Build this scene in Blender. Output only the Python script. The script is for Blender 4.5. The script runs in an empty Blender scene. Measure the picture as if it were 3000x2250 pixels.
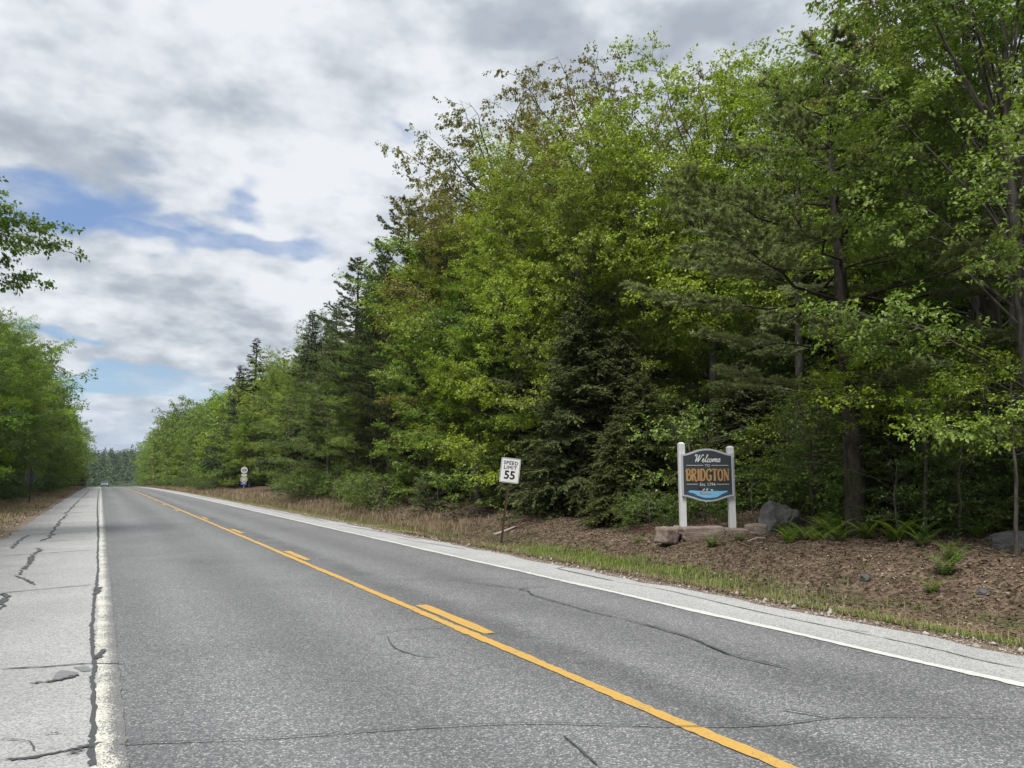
import bpy, math, random
import numpy as np
from mathutils import Vector, Matrix
random.seed(7); RNG = np.random.default_rng(7)
S = bpy.context.scene
COL = S.collection
PI = math.pi
# ------------------------------------------------------------------ camera
F, CX, CY, EYE = 2254.0, 1500.0, 1125.0, 1.75       # focal length in 3000-px units, image centre, eye height
PHI = math.atan(270/F); TH = math.atan(1205*math.cos(PHI)/F)
FWD = np.array([math.sin(TH)*math.cos(PHI), math.cos(TH)*math.cos(PHI), math.sin(PHI)])
RGT = np.array([math.cos(TH), -math.sin(TH), 0.0]); UPV = np.cross(RGT, FWD)
cam = bpy.data.cameras.new('camera'); camo = bpy.data.objects.new('camera', cam); COL.objects.link(camo)
cam.sensor_width = 36; cam.lens = F/3000*36; cam.clip_start = 0.05; cam.clip_end = 8000
camo.location = (0, 0, EYE)
camo.rotation_euler = (PI/2+PHI, 0, -TH)
S.camera = camo
S.render.resolution_x, S.render.resolution_y = 1024, 768
# ------------------------------------------------------------------ view
S.view_settings.view_transform = 'Standard'; S.view_settings.look = 'None'
S.view_settings.exposure = 0.35; S.view_settings.gamma = 1.0
S.cycles.max_bounces = 4; S.cycles.diffuse_bounces = 2; S.cycles.transmission_bounces = 3
S.cycles.glossy_bounces = 2; S.cycles.transparent_max_bounces = 6; S.cycles.volume_bounces = 0
S.cycles.use_adaptive_sampling = True; S.cycles.adaptive_threshold = 0.025
S.cycles.caustics_reflective = False; S.cycles.caustics_refractive = False

# ------------------------------------------------------------------ node helpers
def _set(nt, node, key, v):
    sock = node.inputs[key]
    if isinstance(v, bpy.types.NodeSocket): nt.links.new(v, sock)
    else:
        try: sock.default_value = v
        except Exception:
            sock.default_value = tuple(v)+(1.0,) if len(v) == 3 else v
def N(nt, typ, ins=None, **props):
    n = nt.nodes.new(typ)
    for k, v in props.items(): setattr(n, k, v)
    for k, v in (ins or {}).items(): _set(nt, n, k, v)
    return n
def M(nt, op, a, b=0.0, c=None, clamp=False):
    n = nt.nodes.new('ShaderNodeMath'); n.operation = op; n.use_clamp = clamp
    _set(nt, n, 0, a); _set(nt, n, 1, b)
    if c is not None: _set(nt, n, 2, c)
    return n.outputs[0]
def MIX(nt, f, a, b, blend='MIX'):
    n = nt.nodes.new('ShaderNodeMix'); n.data_type = 'RGBA'; n.blend_type = blend
    _set(nt, n, 0, f); _set(nt, n, 6, a); _set(nt, n, 7, b)
    return n.outputs[2]
def RAMP(nt, f, stops, interp='LINEAR'):
    n = nt.nodes.new('ShaderNodeValToRGB'); n.color_ramp.interpolation = interp
    el = n.color_ramp.elements
    while len(el) < len(stops): el.new(0.5)
    for e, (p, c) in zip(el, stops):
        e.position = p; e.color = tuple(c)+(1,) if hasattr(c, '__len__') else (c, c, c, 1)
    _set(nt, n, 0, f); return n.outputs[0]
def SMOOTH(nt, v, lo, hi):
    n = nt.nodes.new('ShaderNodeMapRange'); n.interpolation_type = 'SMOOTHSTEP'; n.clamp = True
    _set(nt, n, 0, v); _set(nt, n, 1, lo); _set(nt, n, 2, hi); _set(nt, n, 3, 0.0); _set(nt, n, 4, 1.0)
    return n.outputs[0]
def NOISE(nt, vec, scale, detail=4, rough=0.5, dist=0.0):
    n = N(nt, 'ShaderNodeTexNoise', {'Vector': vec, 'Scale': scale, 'Detail': detail, 'Roughness': rough, 'Distortion': dist})
    return n.outputs[0]
def DOT(nt, v, d):
    n = nt.nodes.new('ShaderNodeVectorMath'); n.operation = 'DOT_PRODUCT'
    _set(nt, n, 0, v); _set(nt, n, 1, d); return n.outputs['Value']

# ------------------------------------------------------------------ sun and sky
SUN_EL, SUN_AZ = math.radians(64), math.radians(238)     # azimuth from +Y clockwise: behind the camera, a little to the left
sdir = Vector((math.cos(SUN_EL)*math.sin(SUN_AZ), math.cos(SUN_EL)*math.cos(SUN_AZ), math.sin(SUN_EL)))
sl = bpy.data.lights.new('sun', 'SUN'); sl.energy = 4.6; sl.angle = math.radians(22); sl.color = (1, 0.965, 0.91)
so = bpy.data.objects.new('sun', sl); COL.objects.link(so)
so.rotation_euler = sdir.to_track_quat('Z', 'Y').to_euler(); so.location = (-20, -20, 60)

def pix_dir(px, py):
    d = FWD + RGT*(px-CX)/F + UPV*(CY-py)/F
    return d/np.linalg.norm(d)
W = bpy.data.worlds.new('World'); S.world = W; W.use_nodes = True
nt = W.node_tree; nt.nodes.clear()
tc = N(nt, 'ShaderNodeTexCoord'); D = tc.outputs['Generated']
sky = N(nt, 'ShaderNodeTexSky', sky_type='NISHITA', sun_disc=False, sun_elevation=SUN_EL, sun_rotation=SUN_AZ, air_density=1.0, dust_density=0.6, ozone_density=1.6)
sep = N(nt, 'ShaderNodeSeparateXYZ', {0: D})
zz = M(nt, 'MAXIMUM', sep.outputs[2], 0.0)
den = M(nt, 'ADD', zz, 0.42)
OFF = (3.1, 7.7, 1.9)
cp = N(nt, 'ShaderNodeCombineXYZ', {0: M(nt, 'ADD', M(nt, 'DIVIDE', sep.outputs[0], den), OFF[0]), 1: M(nt, 'ADD', M(nt, 'DIVIDE', sep.outputs[1], den), OFF[1]), 2: M(nt, 'ADD', M(nt, 'DIVIDE', M(nt, 'MULTIPLY', zz, 2.0), den), OFF[2])}).outputs[0]
n_big = NOISE(nt, cp, 1.7, 2, 0.5, 0.2)
n_mid = NOISE(nt, cp, 4.4, 6, 0.54, 0.0)
cp_up = N(nt, 'ShaderNodeVectorMath', {0: cp, 1: (0, 0, 0.075)}, operation='ADD').outputs[0]
n_top = NOISE(nt, cp_up, 4.4, 4, 0.54, 0.0)              # the same cloud a little higher up: tops catch light, undersides stay grey
emb = M(nt, 'SUBTRACT', n_mid, n_top)
n_fin = NOISE(nt, cp, 14.0, 3, 0.6, 0.0)
wn = N(nt, 'ShaderNodeTexNoise', {'Vector': cp, 'Scale': 5.5, 'Detail': 2.0, 'Roughness': 0.6}).outputs['Color']
wv = N(nt, 'ShaderNodeVectorMath', {0: N(nt, 'ShaderNodeVectorMath', {0: wn, 1: (0.5, 0.5, 0.5)}, operation='SUBTRACT').outputs[0], 1: (0.16, 0.16, 0.085)}, operation='MULTIPLY').outputs[0]
DW = N(nt, 'ShaderNodeVectorMath', {0: D, 1: wv}, operation='ADD').outputs[0]
# openings in the cloud deck (centre, half width, half height in degrees-like tangent units)
gap = None
for (px, py, wx, wy, s) in [(120, 590, 380, 95, .92), (430, 690, 340, 46, .8), (760, 705, 300, 72, .95), (738, 590, 95, 48, .6), (365, 1125, 400, 60, 1.25),
                            (1185, 370, 80, 80, .45), (170, 985, 220, 30, .7), (2450, 560, 420, 70, .9), (2760, 420, 260, 110, .9)]:
    c = pix_dir(px, py); r = np.cross(c, (0, 0, 1)); r /= np.linalg.norm(r); u = np.cross(r, c)
    a = M(nt, 'MULTIPLY', DOT(nt, DW, tuple(r)), F/wx); b = M(nt, 'MULTIPLY', DOT(nt, DW, tuple(u)), F/wy)
    q = M(nt, 'SQRT', M(nt, 'ADD', M(nt, 'MULTIPLY', a, a), M(nt, 'MULTIPLY', b, b)))
    front = M(nt, 'GREATER_THAN', DOT(nt, D, tuple(c)), 0.0)
    g = M(nt, 'MULTIPLY', M(nt, 'MULTIPLY', M(nt, 'SUBTRACT', 1.0, q, clamp=True), s), front)
    gap = g if gap is None else M(nt, 'MAXIMUM', gap, g)
# elsewhere the deck opens where the broad noise is low
behind = SMOOTH(nt, n_big, 0.36, 0.26)
gapn = M(nt, 'ADD', gap, M(nt, 'MULTIPLY', behind, 0.35))
wisp = M(nt, 'ADD', M(nt, 'MULTIPLY', M(nt, 'SUBTRACT', n_mid, 0.5), 1.3), M(nt, 'MULTIPLY', M(nt, 'SUBTRACT', n_fin, 0.5), 0.5))
cover = SMOOTH(nt, M(nt, 'SUBTRACT', M(nt, 'ADD', 0.40, wisp), M(nt, 'MULTIPLY', gapn, 1.3)), -0.46, 0.30)
cover = M(nt, 'MAXIMUM', cover, M(nt, 'MULTIPLY', SMOOTH(nt, n_mid, 0.36, 0.66), 0.55))
shade = M(nt, 'ADD', M(nt, 'MULTIPLY', emb, 2.1), M(nt, 'ADD', M(nt, 'MULTIPLY', n_big, 1.15), M(nt, 'ADD', M(nt, 'MULTIPLY', n_mid, 0.45), M(nt, 'MULTIPLY', n_fin, 0.34))))
shade = M(nt, 'DIVIDE', M(nt, 'SUBTRACT', shade, 0.46), 0.86)
cloud = RAMP(nt, shade, [(0.08, (0.41, 0.46, 0.525)), (0.33, (0.49, 0.54, 0.605)), (0.53, (0.61, 0.66, 0.72)), (0.71, (0.73, 0.77, 0.82)), (0.93, (0.84, 0.87, 0.91))])
cloud = N(nt, 'ShaderNodeVectorMath', {0: cloud, 'Scale': 10.0}, operation='SCALE').outputs[0]
# low clouds take on the blue of the air between
low = SMOOTH(nt, zz, 0.16, 0.0)
cloud = MIX(nt, M(nt, 'MULTIPLY', low, 0.5), cloud, (4.9, 6.0, 7.6, 1))
blue = MIX(nt, 0.55, sky.outputs[0], MIX(nt, SMOOTH(nt, zz, 0.06, 0.28), (4.2, 6.5, 9.0, 1), (2.7, 4.3, 7.9, 1)))
skyc = MIX(nt, cover, blue, cloud)
W.cycles.sampling_method = 'NONE'
bg = N(nt, 'ShaderNodeBackground', {'Color': skyc, 'Strength': 0.080})
out = N(nt, 'ShaderNodeOutputWorld', {'Surface': bg.outputs[0]})

# ------------------------------------------------------------------ projection helpers (photo pixel -> place)
def ray(px, py): return FWD + RGT*(px-CX)/F + UPV*(CY-py)/F
def on_ground(px, py, z=0.0):
    d = ray(px, py); t = (z-EYE)/d[2]; return np.array([d[0]*t, d[1]*t])
def at_depth(px, py, zc):
    p = ray(px, py)*zc; return np.array([p[0], p[1], p[2]+EYE])
def to_px(x, y, z):
    v = np.array([x, y, z-EYE]); c = v@FWD
    return CX+F*(v@RGT)/c, CY-F*(v@UPV)/c, c
# ------------------------------------------------------------------ terrain heights
def sstep(a, b, v):
    t = np.clip((np.asarray(v, float)-a)/(b-a), 0, 1); return t*t*(3-2*t)
def prof(y):
    y = np.asarray(y, float); d = np.clip(y-60, 0, 290)
    z = -3.5e-5*d*d - 0.0203*np.clip(y-350, 0, 170)
    return z
CRX = np.array([-400, -60, -14, -8, -5, -3.6, -2.7, -2.2, 0, 8.1, 8.6, 9.4, 10.2, 11.0, 12.0, 13.0, 16.0, 20.0, 40.0, 80, 400])
CRZ = np.array([2.0, 1.5, .5, .25, .10, .02, -.04, -.03, -.03, -.03, -.05, -.16, -.22, -.08, .18, .42, .72, 1.0, 1.9, 2.5, 3.0])
def hash2(x, y):
    return np.sin(x*1.7+np.sin(y*1.3))*0.5+np.sin(y*2.1+1.3*np.sin(x*0.9))*0.5
def gz(x, y):
    x = np.asarray(x, float); y = np.asarray(y, float)
    z = np.interp(x, CRX, CRZ)+prof(y)
    rough = np.where((x > 8.7) | (x < -3.0), 1.0, 0.0)*np.clip(np.minimum(np.abs(x-8.7), np.abs(x+3.0))/2, 0, 1)
    z = z+rough*(0.05*hash2(x*1.3, y*1.1)+0.03*hash2(x*4.1+3, y*3.7))
    hill = sstep(470, 760, y)*14.0
    hill = hill*(1+0.12*np.sin(x*0.021+1.0)+0.10*np.sin(x*0.05))
    return z+hill
# ------------------------------------------------------------------ mesh helpers
def mesh_obj(name, V, faces, mat, parent=None, attrs=None, smooth=False):
    V = np.asarray(V, np.float32).reshape(-1, 3)
    me = bpy.data.meshes.new(name)
    if isinstance(faces, np.ndarray):
        k = faces.shape[1]; m = faces.shape[0]
        me.vertices.add(len(V)); me.vertices.foreach_set('co', V.ravel())
        me.loops.add(m*k); me.loops.foreach_set('vertex_index', faces.astype(np.int32).ravel())
        me.polygons.add(m); me.polygons.foreach_set('loop_start', np.arange(0, m*k, k, dtype=np.int32))
        me.polygons.foreach_set('loop_total', np.full(m, k, np.int32))
        me.update(calc_edges=True); 
    else:
        me.from_pydata(V.tolist(), [], faces); me.update()
    if attrs:
        for an, av in attrs.items():
            a = me.attributes.new(an, 'FLOAT', 'POINT'); a.data.foreach_set('value', np.asarray(av, np.float32))
    if smooth: me.polygons.foreach_set('use_smooth', np.ones(len(me.polygons), bool))
    if mat: me.materials.append(mat)
    o = bpy.data.objects.new(name, me); COL.objects.link(o)
    if parent: o.parent = parent
    return o
def tag(o, label=None, cat=None, group=None, kind=None):
    if label: o['label'] = label
    if cat: o['category'] = cat
    if group: o['group'] = group
    if kind: o['kind'] = kind
    return o
def empty(name, loc=(0, 0, 0), rz=0.0):
    e = bpy.data.objects.new(name, None); COL.objects.link(e); e.location = tuple(float(v) for v in loc); e.rotation_euler = (0, 0, rz)
    e.empty_display_size = 0.2; return e
def copy_tree(o, parent=None):
    c = o.copy(); COL.objects.link(c); c.parent = parent
    for ch in o.children: copy_tree(ch, c)
    return c
class MB:
    """collects polygons for one mesh object"""
    def __init__(s): s.v = []; s.f = []
    def add(s, verts, faces):
        b = len(s.v); s.v += [tuple(map(float, p)) for p in verts]; s.f += [[i+b for i in f] for f in faces]; return s
    def box(s, c, d, bev=0.0):
        x, y, z = c; a, b, h = d[0]/2, d[1]/2, d[2]/2
        if bev <= 0:
            vs = [(x+i*a, y+j*b, z+k*h) for k in (-1, 1) for j in (-1, 1) for i in (-1, 1)]
            return s.add(vs, [(0, 2, 3, 1), (4, 5, 7, 6), (0, 1, 5, 4), (2, 6, 7, 3), (0, 4, 6, 2), (1, 3, 7, 5)])
        e = bev; ring = lambda aa, bb, zz_: [(x-aa+e, y-bb, zz_), (x+aa-e, y-bb, zz_), (x+aa, y-bb+e, zz_), (x+aa, y+bb-e, zz_), (x+aa-e, y+bb, zz_), (x-aa+e, y+bb, zz_), (x-aa, y+bb-e, zz_), (x-aa, y-bb+e, zz_)]
        vs = ring(a-e, b-e, z-h)+ring(a, b, z-h+e)+ring(a, b, z+h-e)+ring(a-e, b-e, z+h)
        fs = [tuple(range(7, -1, -1)), tuple(range(24, 32))]
        for r in range(3):
            for i in range(8): j = (i+1) % 8; fs.append((r*8+i, r*8+j, r*8+8+j, r*8+8+i))
        return s.add(vs, fs)
    def prism(s, poly, y0, y1):
        """polygon in xz extruded along y"""
        n = len(poly); vs = [(x, y0, z) for x, z in poly]+[(x, y1, z) for x, z in poly]
        fs = [tuple(range(n)), tuple(range(2*n-1, n-1, -1))]+[(i, i+n, (i+1) % n+n, (i+1) % n) for i in range(n)]
        return s.add(vs, fs)
    def flat(s, poly, y):
        return s.add([(x, y, z) for x, z in poly], [tuple(range(len(poly)))])
    def tube(s, pts, rad, k=8):
        V, Fq = tube_np(np.array(pts, float), np.array(rad, float)*np.ones(len(pts)), k)
        s.add(V, Fq.tolist())
        n = len(pts); s.f.append([len(s.v)-k+i for i in range(k)]); s.f.append([len(s.v)-n*k+i for i in range(k-1, -1, -1)]); return s
    def build(s, name, mat, parent=None, smooth=False):
        return mesh_obj(name, np.array(s.v), s.f, mat, parent, smooth=smooth)
def tube_np(P, r, k):
    n = len(P); T = np.gradient(P, axis=0); T /= np.linalg.norm(T, axis=1)[:, None]+1e-9
    ref = np.array([0, 0, 1.0]) if abs(T[0, 2]) < 0.9 else np.array([1.0, 0, 0])
    U = np.cross(T, ref); U /= np.linalg.norm(U, axis=1)[:, None]+1e-9; Wv = np.cross(T, U)
    a = np.arange(k)*2*PI/k
    V = P[:, None, :]+r[:, None, None]*(np.cos(a)[None, :, None]*U[:, None, :]+np.sin(a)[None, :, None]*Wv[:, None, :])
    i = np.arange(n-1)[:, None]*k; j = np.arange(k)[None, :]; j2 = (j+1) % k
    Fq = np.stack([i+j, i+j2, i+k+j2, i+k+j], -1).reshape(-1, 4)
    return V.reshape(-1, 3), Fq
def leaves_np(P, D_, Nn, L, Wd, fold=0.25, mid=0.42):
    """folded kite leaves: two triangles each"""
    D_ = D_/(np.linalg.norm(D_, axis=1)[:, None]+1e-9)
    Sd = np.cross(Nn, D_); Sd /= np.linalg.norm(Sd, axis=1)[:, None]+1e-9; Nn = np.cross(D_, Sd)
    L = L[:, None]; Wd = Wd[:, None]
    a = P; b = P+D_*L*mid+Sd*Wd*0.5+Nn*Wd*fold; c = P+D_*L-Nn*L*0.12; d = P+D_*L*mid-Sd*Wd*0.5+Nn*Wd*fold
    V = np.stack([a, b, c, d], 1).reshape(-1, 3)
    i = np.arange(len(P))[:, None]*4
    T = np.concatenate([i+np.array([[0, 2, 1]]), i+np.array([[0, 3, 2]])], 1).reshape(-1, 3)
    return V, T
def smooth_poly(pts, n=6):
    P = np.array(pts, float); out_ = []
    for i in range(len(P)-1):
        p0, p1, p2, p3 = P[max(i-1, 0)], P[i], P[i+1], P[min(i+2, len(P)-1)]
        for t in np.linspace(0, 1, n, endpoint=False):
            out_.append(0.5*((2*p1)+(-p0+p2)*t+(2*p0-5*p1+4*p2-p3)*t*t+(-p0+3*p1-3*p2+p3)*t**3))
    out_.append(P[-1]); return np.array(out_)

# ------------------------------------------------------------------ materials
MATS = {}
def new_mat(name):
    m = bpy.data.materials.new(name); m.use_nodes = True; m.node_tree.nodes.clear(); MATS[name] = m; return m, m.node_tree
def principled(nt, col, rough=0.8, spec=0.3, normal=None, metal=0.0):
    ins = {'Base Color': col, 'Roughness': rough, 'Specular IOR Level': spec, 'Metallic': metal}
    if normal is not None: ins['Normal'] = normal
    return N(nt, 'ShaderNodeBsdfPrincipled', ins).outputs[0]
def finish(nt, sh): N(nt, 'ShaderNodeOutputMaterial', {'Surface': sh})
def plain(name, col, rough=0.6, spec=0.3, var=0.12, scale=6.0, metal=0.0):
    m, nt = new_mat(name); tc = N(nt, 'ShaderNodeTexCoord')
    n = NOISE(nt, tc.outputs['Object'], scale, 5, 0.6)
    c = MIX(nt, n, tuple(v*(1-var) for v in col)+(1,), tuple(min(1, v*(1+var)) for v in col)+(1,))
    finish(nt, principled(nt, c, rough, spec, metal=metal)); return m
def leaf_mat(name, ca, cb, trans=0.30, rough=0.5, hue=0.035, val=0.4, spec=0.3):
    m, nt = new_mat(name)
    t = N(nt, 'ShaderNodeAttribute', attribute_name='tint').outputs['Fac']
    oi = N(nt, 'ShaderNodeObjectInfo')
    c = MIX(nt, t, ca+(1,), cb+(1,))
    r = oi.outputs['Random']
    r2 = M(nt, 'FRACT', M(nt, 'MULTIPLY', r, 17.31))
    hs = N(nt, 'ShaderNodeHueSaturation', {'Hue': M(nt, 'ADD', 0.5-hue*0.5, M(nt, 'MULTIPLY', r, hue)), 'Saturation': M(nt, 'ADD', 0.88, M(nt, 'MULTIPLY', r2, 0.2)),
             'Value': M(nt, 'ADD', 1-val*0.5, M(nt, 'MULTIPLY', r2, val)), 'Color': c})
    c = hs.outputs[0]
    p = principled(nt, c, rough, spec)
    tr = N(nt, 'ShaderNodeBsdfTranslucent', {'Color': MIX(nt, 1.0, c, (1.35, 1.5, 0.75, 1), 'MULTIPLY')})
    finish(nt, N(nt, 'ShaderNodeMixShader', {0: trans, 1: p, 2: tr.outputs[0]}).outputs[0]); return m
leaf_mat('leaf_maple', (0.13, 0.2, 0.021), (0.262, 0.335, 0.048))
leaf_mat('leaf_green', (0.084, 0.15, 0.02), (0.188, 0.252, 0.041))
leaf_mat('leaf_olive', (0.12, 0.122, 0.026), (0.225, 0.195, 0.052))
leaf_mat('leaf_deep', (0.052, 0.096, 0.018), (0.115, 0.165, 0.031))
leaf_mat('needle_pine', (0.115, 0.152, 0.062), (0.24, 0.28, 0.12), trans=0.2, hue=0.02)
leaf_mat('needle_hemlock', (0.040, 0.055, 0.013), (0.108, 0.124, 0.030), trans=0.15, hue=0.02, spec=0.2, rough=0.6)
leaf_mat('needle_spruce', (0.026, 0.044, 0.018), (0.060, 0.080, 0.032), trans=0.12, hue=0.02, spec=0.2, rough=0.6)
leaf_mat('needle_dark', (0.058, 0.084, 0.028), (0.135, 0.160, 0.052), trans=0.18, hue=0.02, spec=0.2)
leaf_mat('leaf_fern', (0.085, 0.145, 0.02), (0.17, 0.23, 0.04), trans=0.35)
leaf_mat('grass_green', (0.1, 0.15, 0.03), (0.2, 0.25, 0.075), trans=0.3)
leaf_mat('grass_straw', (0.20, 0.15, 0.085), (0.38, 0.30, 0.19), trans=0.25)
leaf_mat('leaf_far', (0.026, 0.055, 0.018), (0.066, 0.105, 0.030), trans=0.2)
leaf_mat('leaf_red', (0.12, 0.03, 0.02), (0.20, 0.06, 0.035), trans=0.2)
def litter_mat():
    m, nt = new_mat('leaf_litter')
    t = N(nt, 'ShaderNodeAttribute', attribute_name='tint').outputs['Fac']
    c = RAMP(nt, t, [(0, (0.036, 0.025, 0.017)), (0.35, (0.092, 0.065, 0.043)), (0.7, (0.160, 0.120, 0.084)), (0.93, (0.25, 0.20, 0.15)), (1, (0.36, 0.31, 0.25))])
    finish(nt, principled(nt, c, 0.75, 0.2)); return m
litter_mat()
def bark_mat(name, c1, c2, scale=9.0):
    m, nt = new_mat(name); tc = N(nt, 'ShaderNodeTexCoord')
    mp = N(nt, 'ShaderNodeMapping', {'Vector': tc.outputs['Object'], 'Scale': (1, 1, 0.22)}).outputs[0]
    n = NOISE(nt, mp, scale, 6, 0.65, 0.4); n2 = NOISE(nt, tc.outputs['Object'], 1.3, 3, 0.5)
    c = MIX(nt, SMOOTH(nt, n, 0.35, 0.68), c1+(1,), c2+(1,))
    c = MIX(nt, M(nt, 'MULTIPLY', SMOOTH(nt, n2, 0.5, 0.75), 0.35), c, (0.16, 0.17, 0.13, 1))
    bp = N(nt, 'ShaderNodeBump', {'Height': n, 'Strength': 0.7, 'Distance': 0.03}).outputs[0]
    finish(nt, principled(nt, c, 0.9, 0.15, bp)); return m
bark_mat('bark_dark', (0.022, 0.018, 0.014), (0.075, 0.062, 0.050))
bark_mat('bark_grey', (0.055, 0.048, 0.040), (0.16, 0.145, 0.125))
def asphalt_mat():
    m, nt = new_mat('asphalt_lane'); tc = N(nt, 'ShaderNodeTexCoord'); O = tc.outputs['Object']
    v = N(nt, 'ShaderNodeTexVoronoi', {'Vector': O, 'Scale': 72.0}); cr = N(nt, 'ShaderNodeSeparateColor', {0: v.outputs['Color']}).outputs[0]
    v2 = N(nt, 'ShaderNodeTexVoronoi', {'Vector': O, 'Scale': 135.0}); cr2 = N(nt, 'ShaderNodeSeparateColor', {0: v2.outputs['Color']}).outputs[0]
    sp = RAMP(nt, M(nt, 'ADD', M(nt, 'MULTIPLY', cr, 0.62), M(nt, 'MULTIPLY', cr2, 0.38)), [(0.1, (0.064, 0.065, 0.070)), (0.45, (0.096, 0.098, 0.103)), (0.70, (0.145, 0.148, 0.150)), (0.86, (0.275, 0.275, 0.27)), (1, (0.40, 0.395, 0.38))])
    mp = N(nt, 'ShaderNodeMapping', {'Vector': O, 'Scale': (1.1, 0.07, 1)}).outputs[0]
    big = NOISE(nt, mp, 1.0, 5, 0.55); blot = NOISE(nt, O, 0.9, 5, 0.6)
    fac = M(nt, 'ADD', 0.74, M(nt, 'ADD', M(nt, 'MULTIPLY', big, 0.26), M(nt, 'MULTIPLY', blot, 0.28)))
    x = N(nt, 'ShaderNodeSeparateXYZ', {0: O}).outputs[0]
    # wheel paths worn paler, oil-stained strip between them
    wob = M(nt, 'ADD', x, M(nt, 'MULTIPLY', M(nt, 'SUBTRACT', big, 0.5), 0.5))
    wear = M(nt, 'COSINE', M(nt, 'MULTIPLY', M(nt, 'SUBTRACT', wob, 1.15), 2*PI/1.75))
    fac = M(nt, 'MULTIPLY', fac, M(nt, 'ADD', 1.0, M(nt, 'MULTIPLY', wear, 0.11)))
    oil = M(nt, 'MULTIPLY', SMOOTH(nt, M(nt, 'ABSOLUTE', M(nt, 'SUBTRACT', wob, 4.2)), 0.42, 0.05), SMOOTH(nt, blot, 0.35, 0.6))
    fac = M(nt, 'MULTIPLY', fac, M(nt, 'SUBTRACT', 1.0, M(nt, 'MULTIPLY', oil, 0.30)))
    fac = M(nt, 'MULTIPLY', fac, M(nt, 'SUBTRACT', 1.06, M(nt, 'MULTIPLY', SMOOTH(nt, NOISE(nt, O, 0.33, 4, 0.6), 0.45, 0.7), 0.16)))
    c = N(nt, 'ShaderNodeVectorMath', {0: sp, 1: (1, 1, 1)}, operation='MULTIPLY')
    sc = N(nt, 'ShaderNodeVectorMath', {0: sp, 'Scale': fac}, operation='SCALE').outputs[0]
    bp = N(nt, 'ShaderNodeBump', {'Height': M(nt, 'MULTIPLY', cr, 1.0), 'Strength': 0.35, 'Distance': 0.006}).outputs[0]
    finish(nt, principled(nt, sc, 0.72, 0.35, bp))
    m, nt = new_mat('asphalt_shoulder'); tc = N(nt, 'ShaderNodeTexCoord'); O = tc.outputs['Object']
    v = N(nt, 'ShaderNodeTexVoronoi', {'Vector': O, 'Scale': 75.0}); cr = N(nt, 'ShaderNodeSeparateColor', {0: v.outputs['Color']}).outputs[0]
    f2 = NOISE(nt, O, 130, 3, 0.6)
    sp = RAMP(nt, M(nt, 'ADD', M(nt, 'MULTIPLY', cr, 0.45), M(nt, 'MULTIPLY', f2, 0.55)), [(0.15, (0.115, 0.117, 0.117)), (0.38, (0.225, 0.228, 0.227)), (0.55, (0.305, 0.308, 0.306)), (0.85, (0.39, 0.39, 0.38))])
    big = NOISE(nt, O, 0.7, 6, 0.6)
    sc = N(nt, 'ShaderNodeVectorMath', {0: sp, 'Scale': M(nt, 'ADD', 0.78, M(nt, 'MULTIPLY', big, 0.44))}, operation='SCALE').outputs[0]
    bp = N(nt, 'ShaderNodeBump', {'Height': f2, 'Strength': 0.3, 'Distance': 0.006}).outputs[0]
    finish(nt, principled(nt, sc, 0.8, 0.3, bp))
asphalt_mat()
def paint_mat(name, col, lo, hi, edge=None):
    """road paint worn through to the asphalt in specks; edge = (x_full, x_bare) wears along x"""
    m, nt = new_mat(name); tc = N(nt, 'ShaderNodeTexCoord'); O = tc.outputs['Object']
    mp = N(nt, 'ShaderNodeMapping', {'Vector': O, 'Scale': (1.6, 0.8, 1)}).outputs[0]
    n = M(nt, 'ADD', M(nt, 'MULTIPLY', NOISE(nt, mp, 55, 4, 0.7), 0.7), M(nt, 'MULTIPLY', NOISE(nt, O, 2.2, 4, 0.6), 0.3))
    if edge:
        x = N(nt, 'ShaderNodeSeparateXYZ', {0: O}).outputs[0]
        n = M(nt, 'ADD', n, M(nt, 'MULTIPLY', SMOOTH(nt, x, edge[0], edge[1]), edge[2]))
    w = SMOOTH(nt, n, lo, hi)
    v = NOISE(nt, O, 14, 4, 0.6)
    pc = MIX(nt, v, tuple(a*0.86 for a in col)+(1,), tuple(min(1, a*1.06) for a in col)+(1,))
    sp = RAMP(nt, NOISE(nt, O, 90, 2, 0.6), [(0.3, (0.055, 0.055, 0.06)), (0.7, (0.19, 0.19, 0.185))])
    finish(nt, principled(nt, MIX(nt, w, pc, sp), 0.6, 0.3)); return m
paint_mat('paint_yellow', (0.45, 0.280, 0.072), 0.525, 0.66)
paint_mat('paint_white', (0.50, 0.50, 0.475), 0.56, 0.68)
paint_mat('paint_white_worn', (0.50, 0.495, 0.435), 0.47, 0.60, edge=(0.10, 0.26, 0.15))
plain('crack_tar', (0.058, 0.059, 0.063), 0.7, 0.3, 0.35, 25)
plain('crack_tar_pale', (0.072, 0.073, 0.077), 0.8, 0.3, 0.35, 30)
plain('patch_grey', (0.15, 0.153, 0.157), 0.8, 0.3, 0.3, 20)
plain('metal_grey', (0.36, 0.37, 0.38), 0.45, 0.5, 0.15, 9, metal=0.6)
plain('metal_dull', (0.045, 0.048, 0.05), 0.6, 0.4, 0.2, 9)
plain('post_rust', (0.058, 0.040, 0.028), 0.8, 0.25, 0.4, 14)
plain('post_wood', (0.23, 0.15, 0.10), 0.85, 0.2, 0.3, 14)
plain('sign_white', (0.66, 0.66, 0.66), 0.45, 0.4, 0.04, 4)
plain('sign_cream', (0.70, 0.68, 0.55), 0.5, 0.4, 0.08, 8)
plain('sign_black', (0.012, 0.012, 0.014), 0.5, 0.4, 0.1, 6)
plain('sign_blue', (0.07, 0.11, 0.42), 0.5, 0.4, 0.1, 6)
plain('sign_sky', (0.42, 0.55, 0.62), 0.5, 0.4, 0.1, 6)
plain('sign_brown', (0.16, 0.075, 0.06), 0.5, 0.4, 0.1, 6)
plain('panel_slate', (0.030, 0.037, 0.043), 0.45, 0.4, 0.08, 3)
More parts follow.
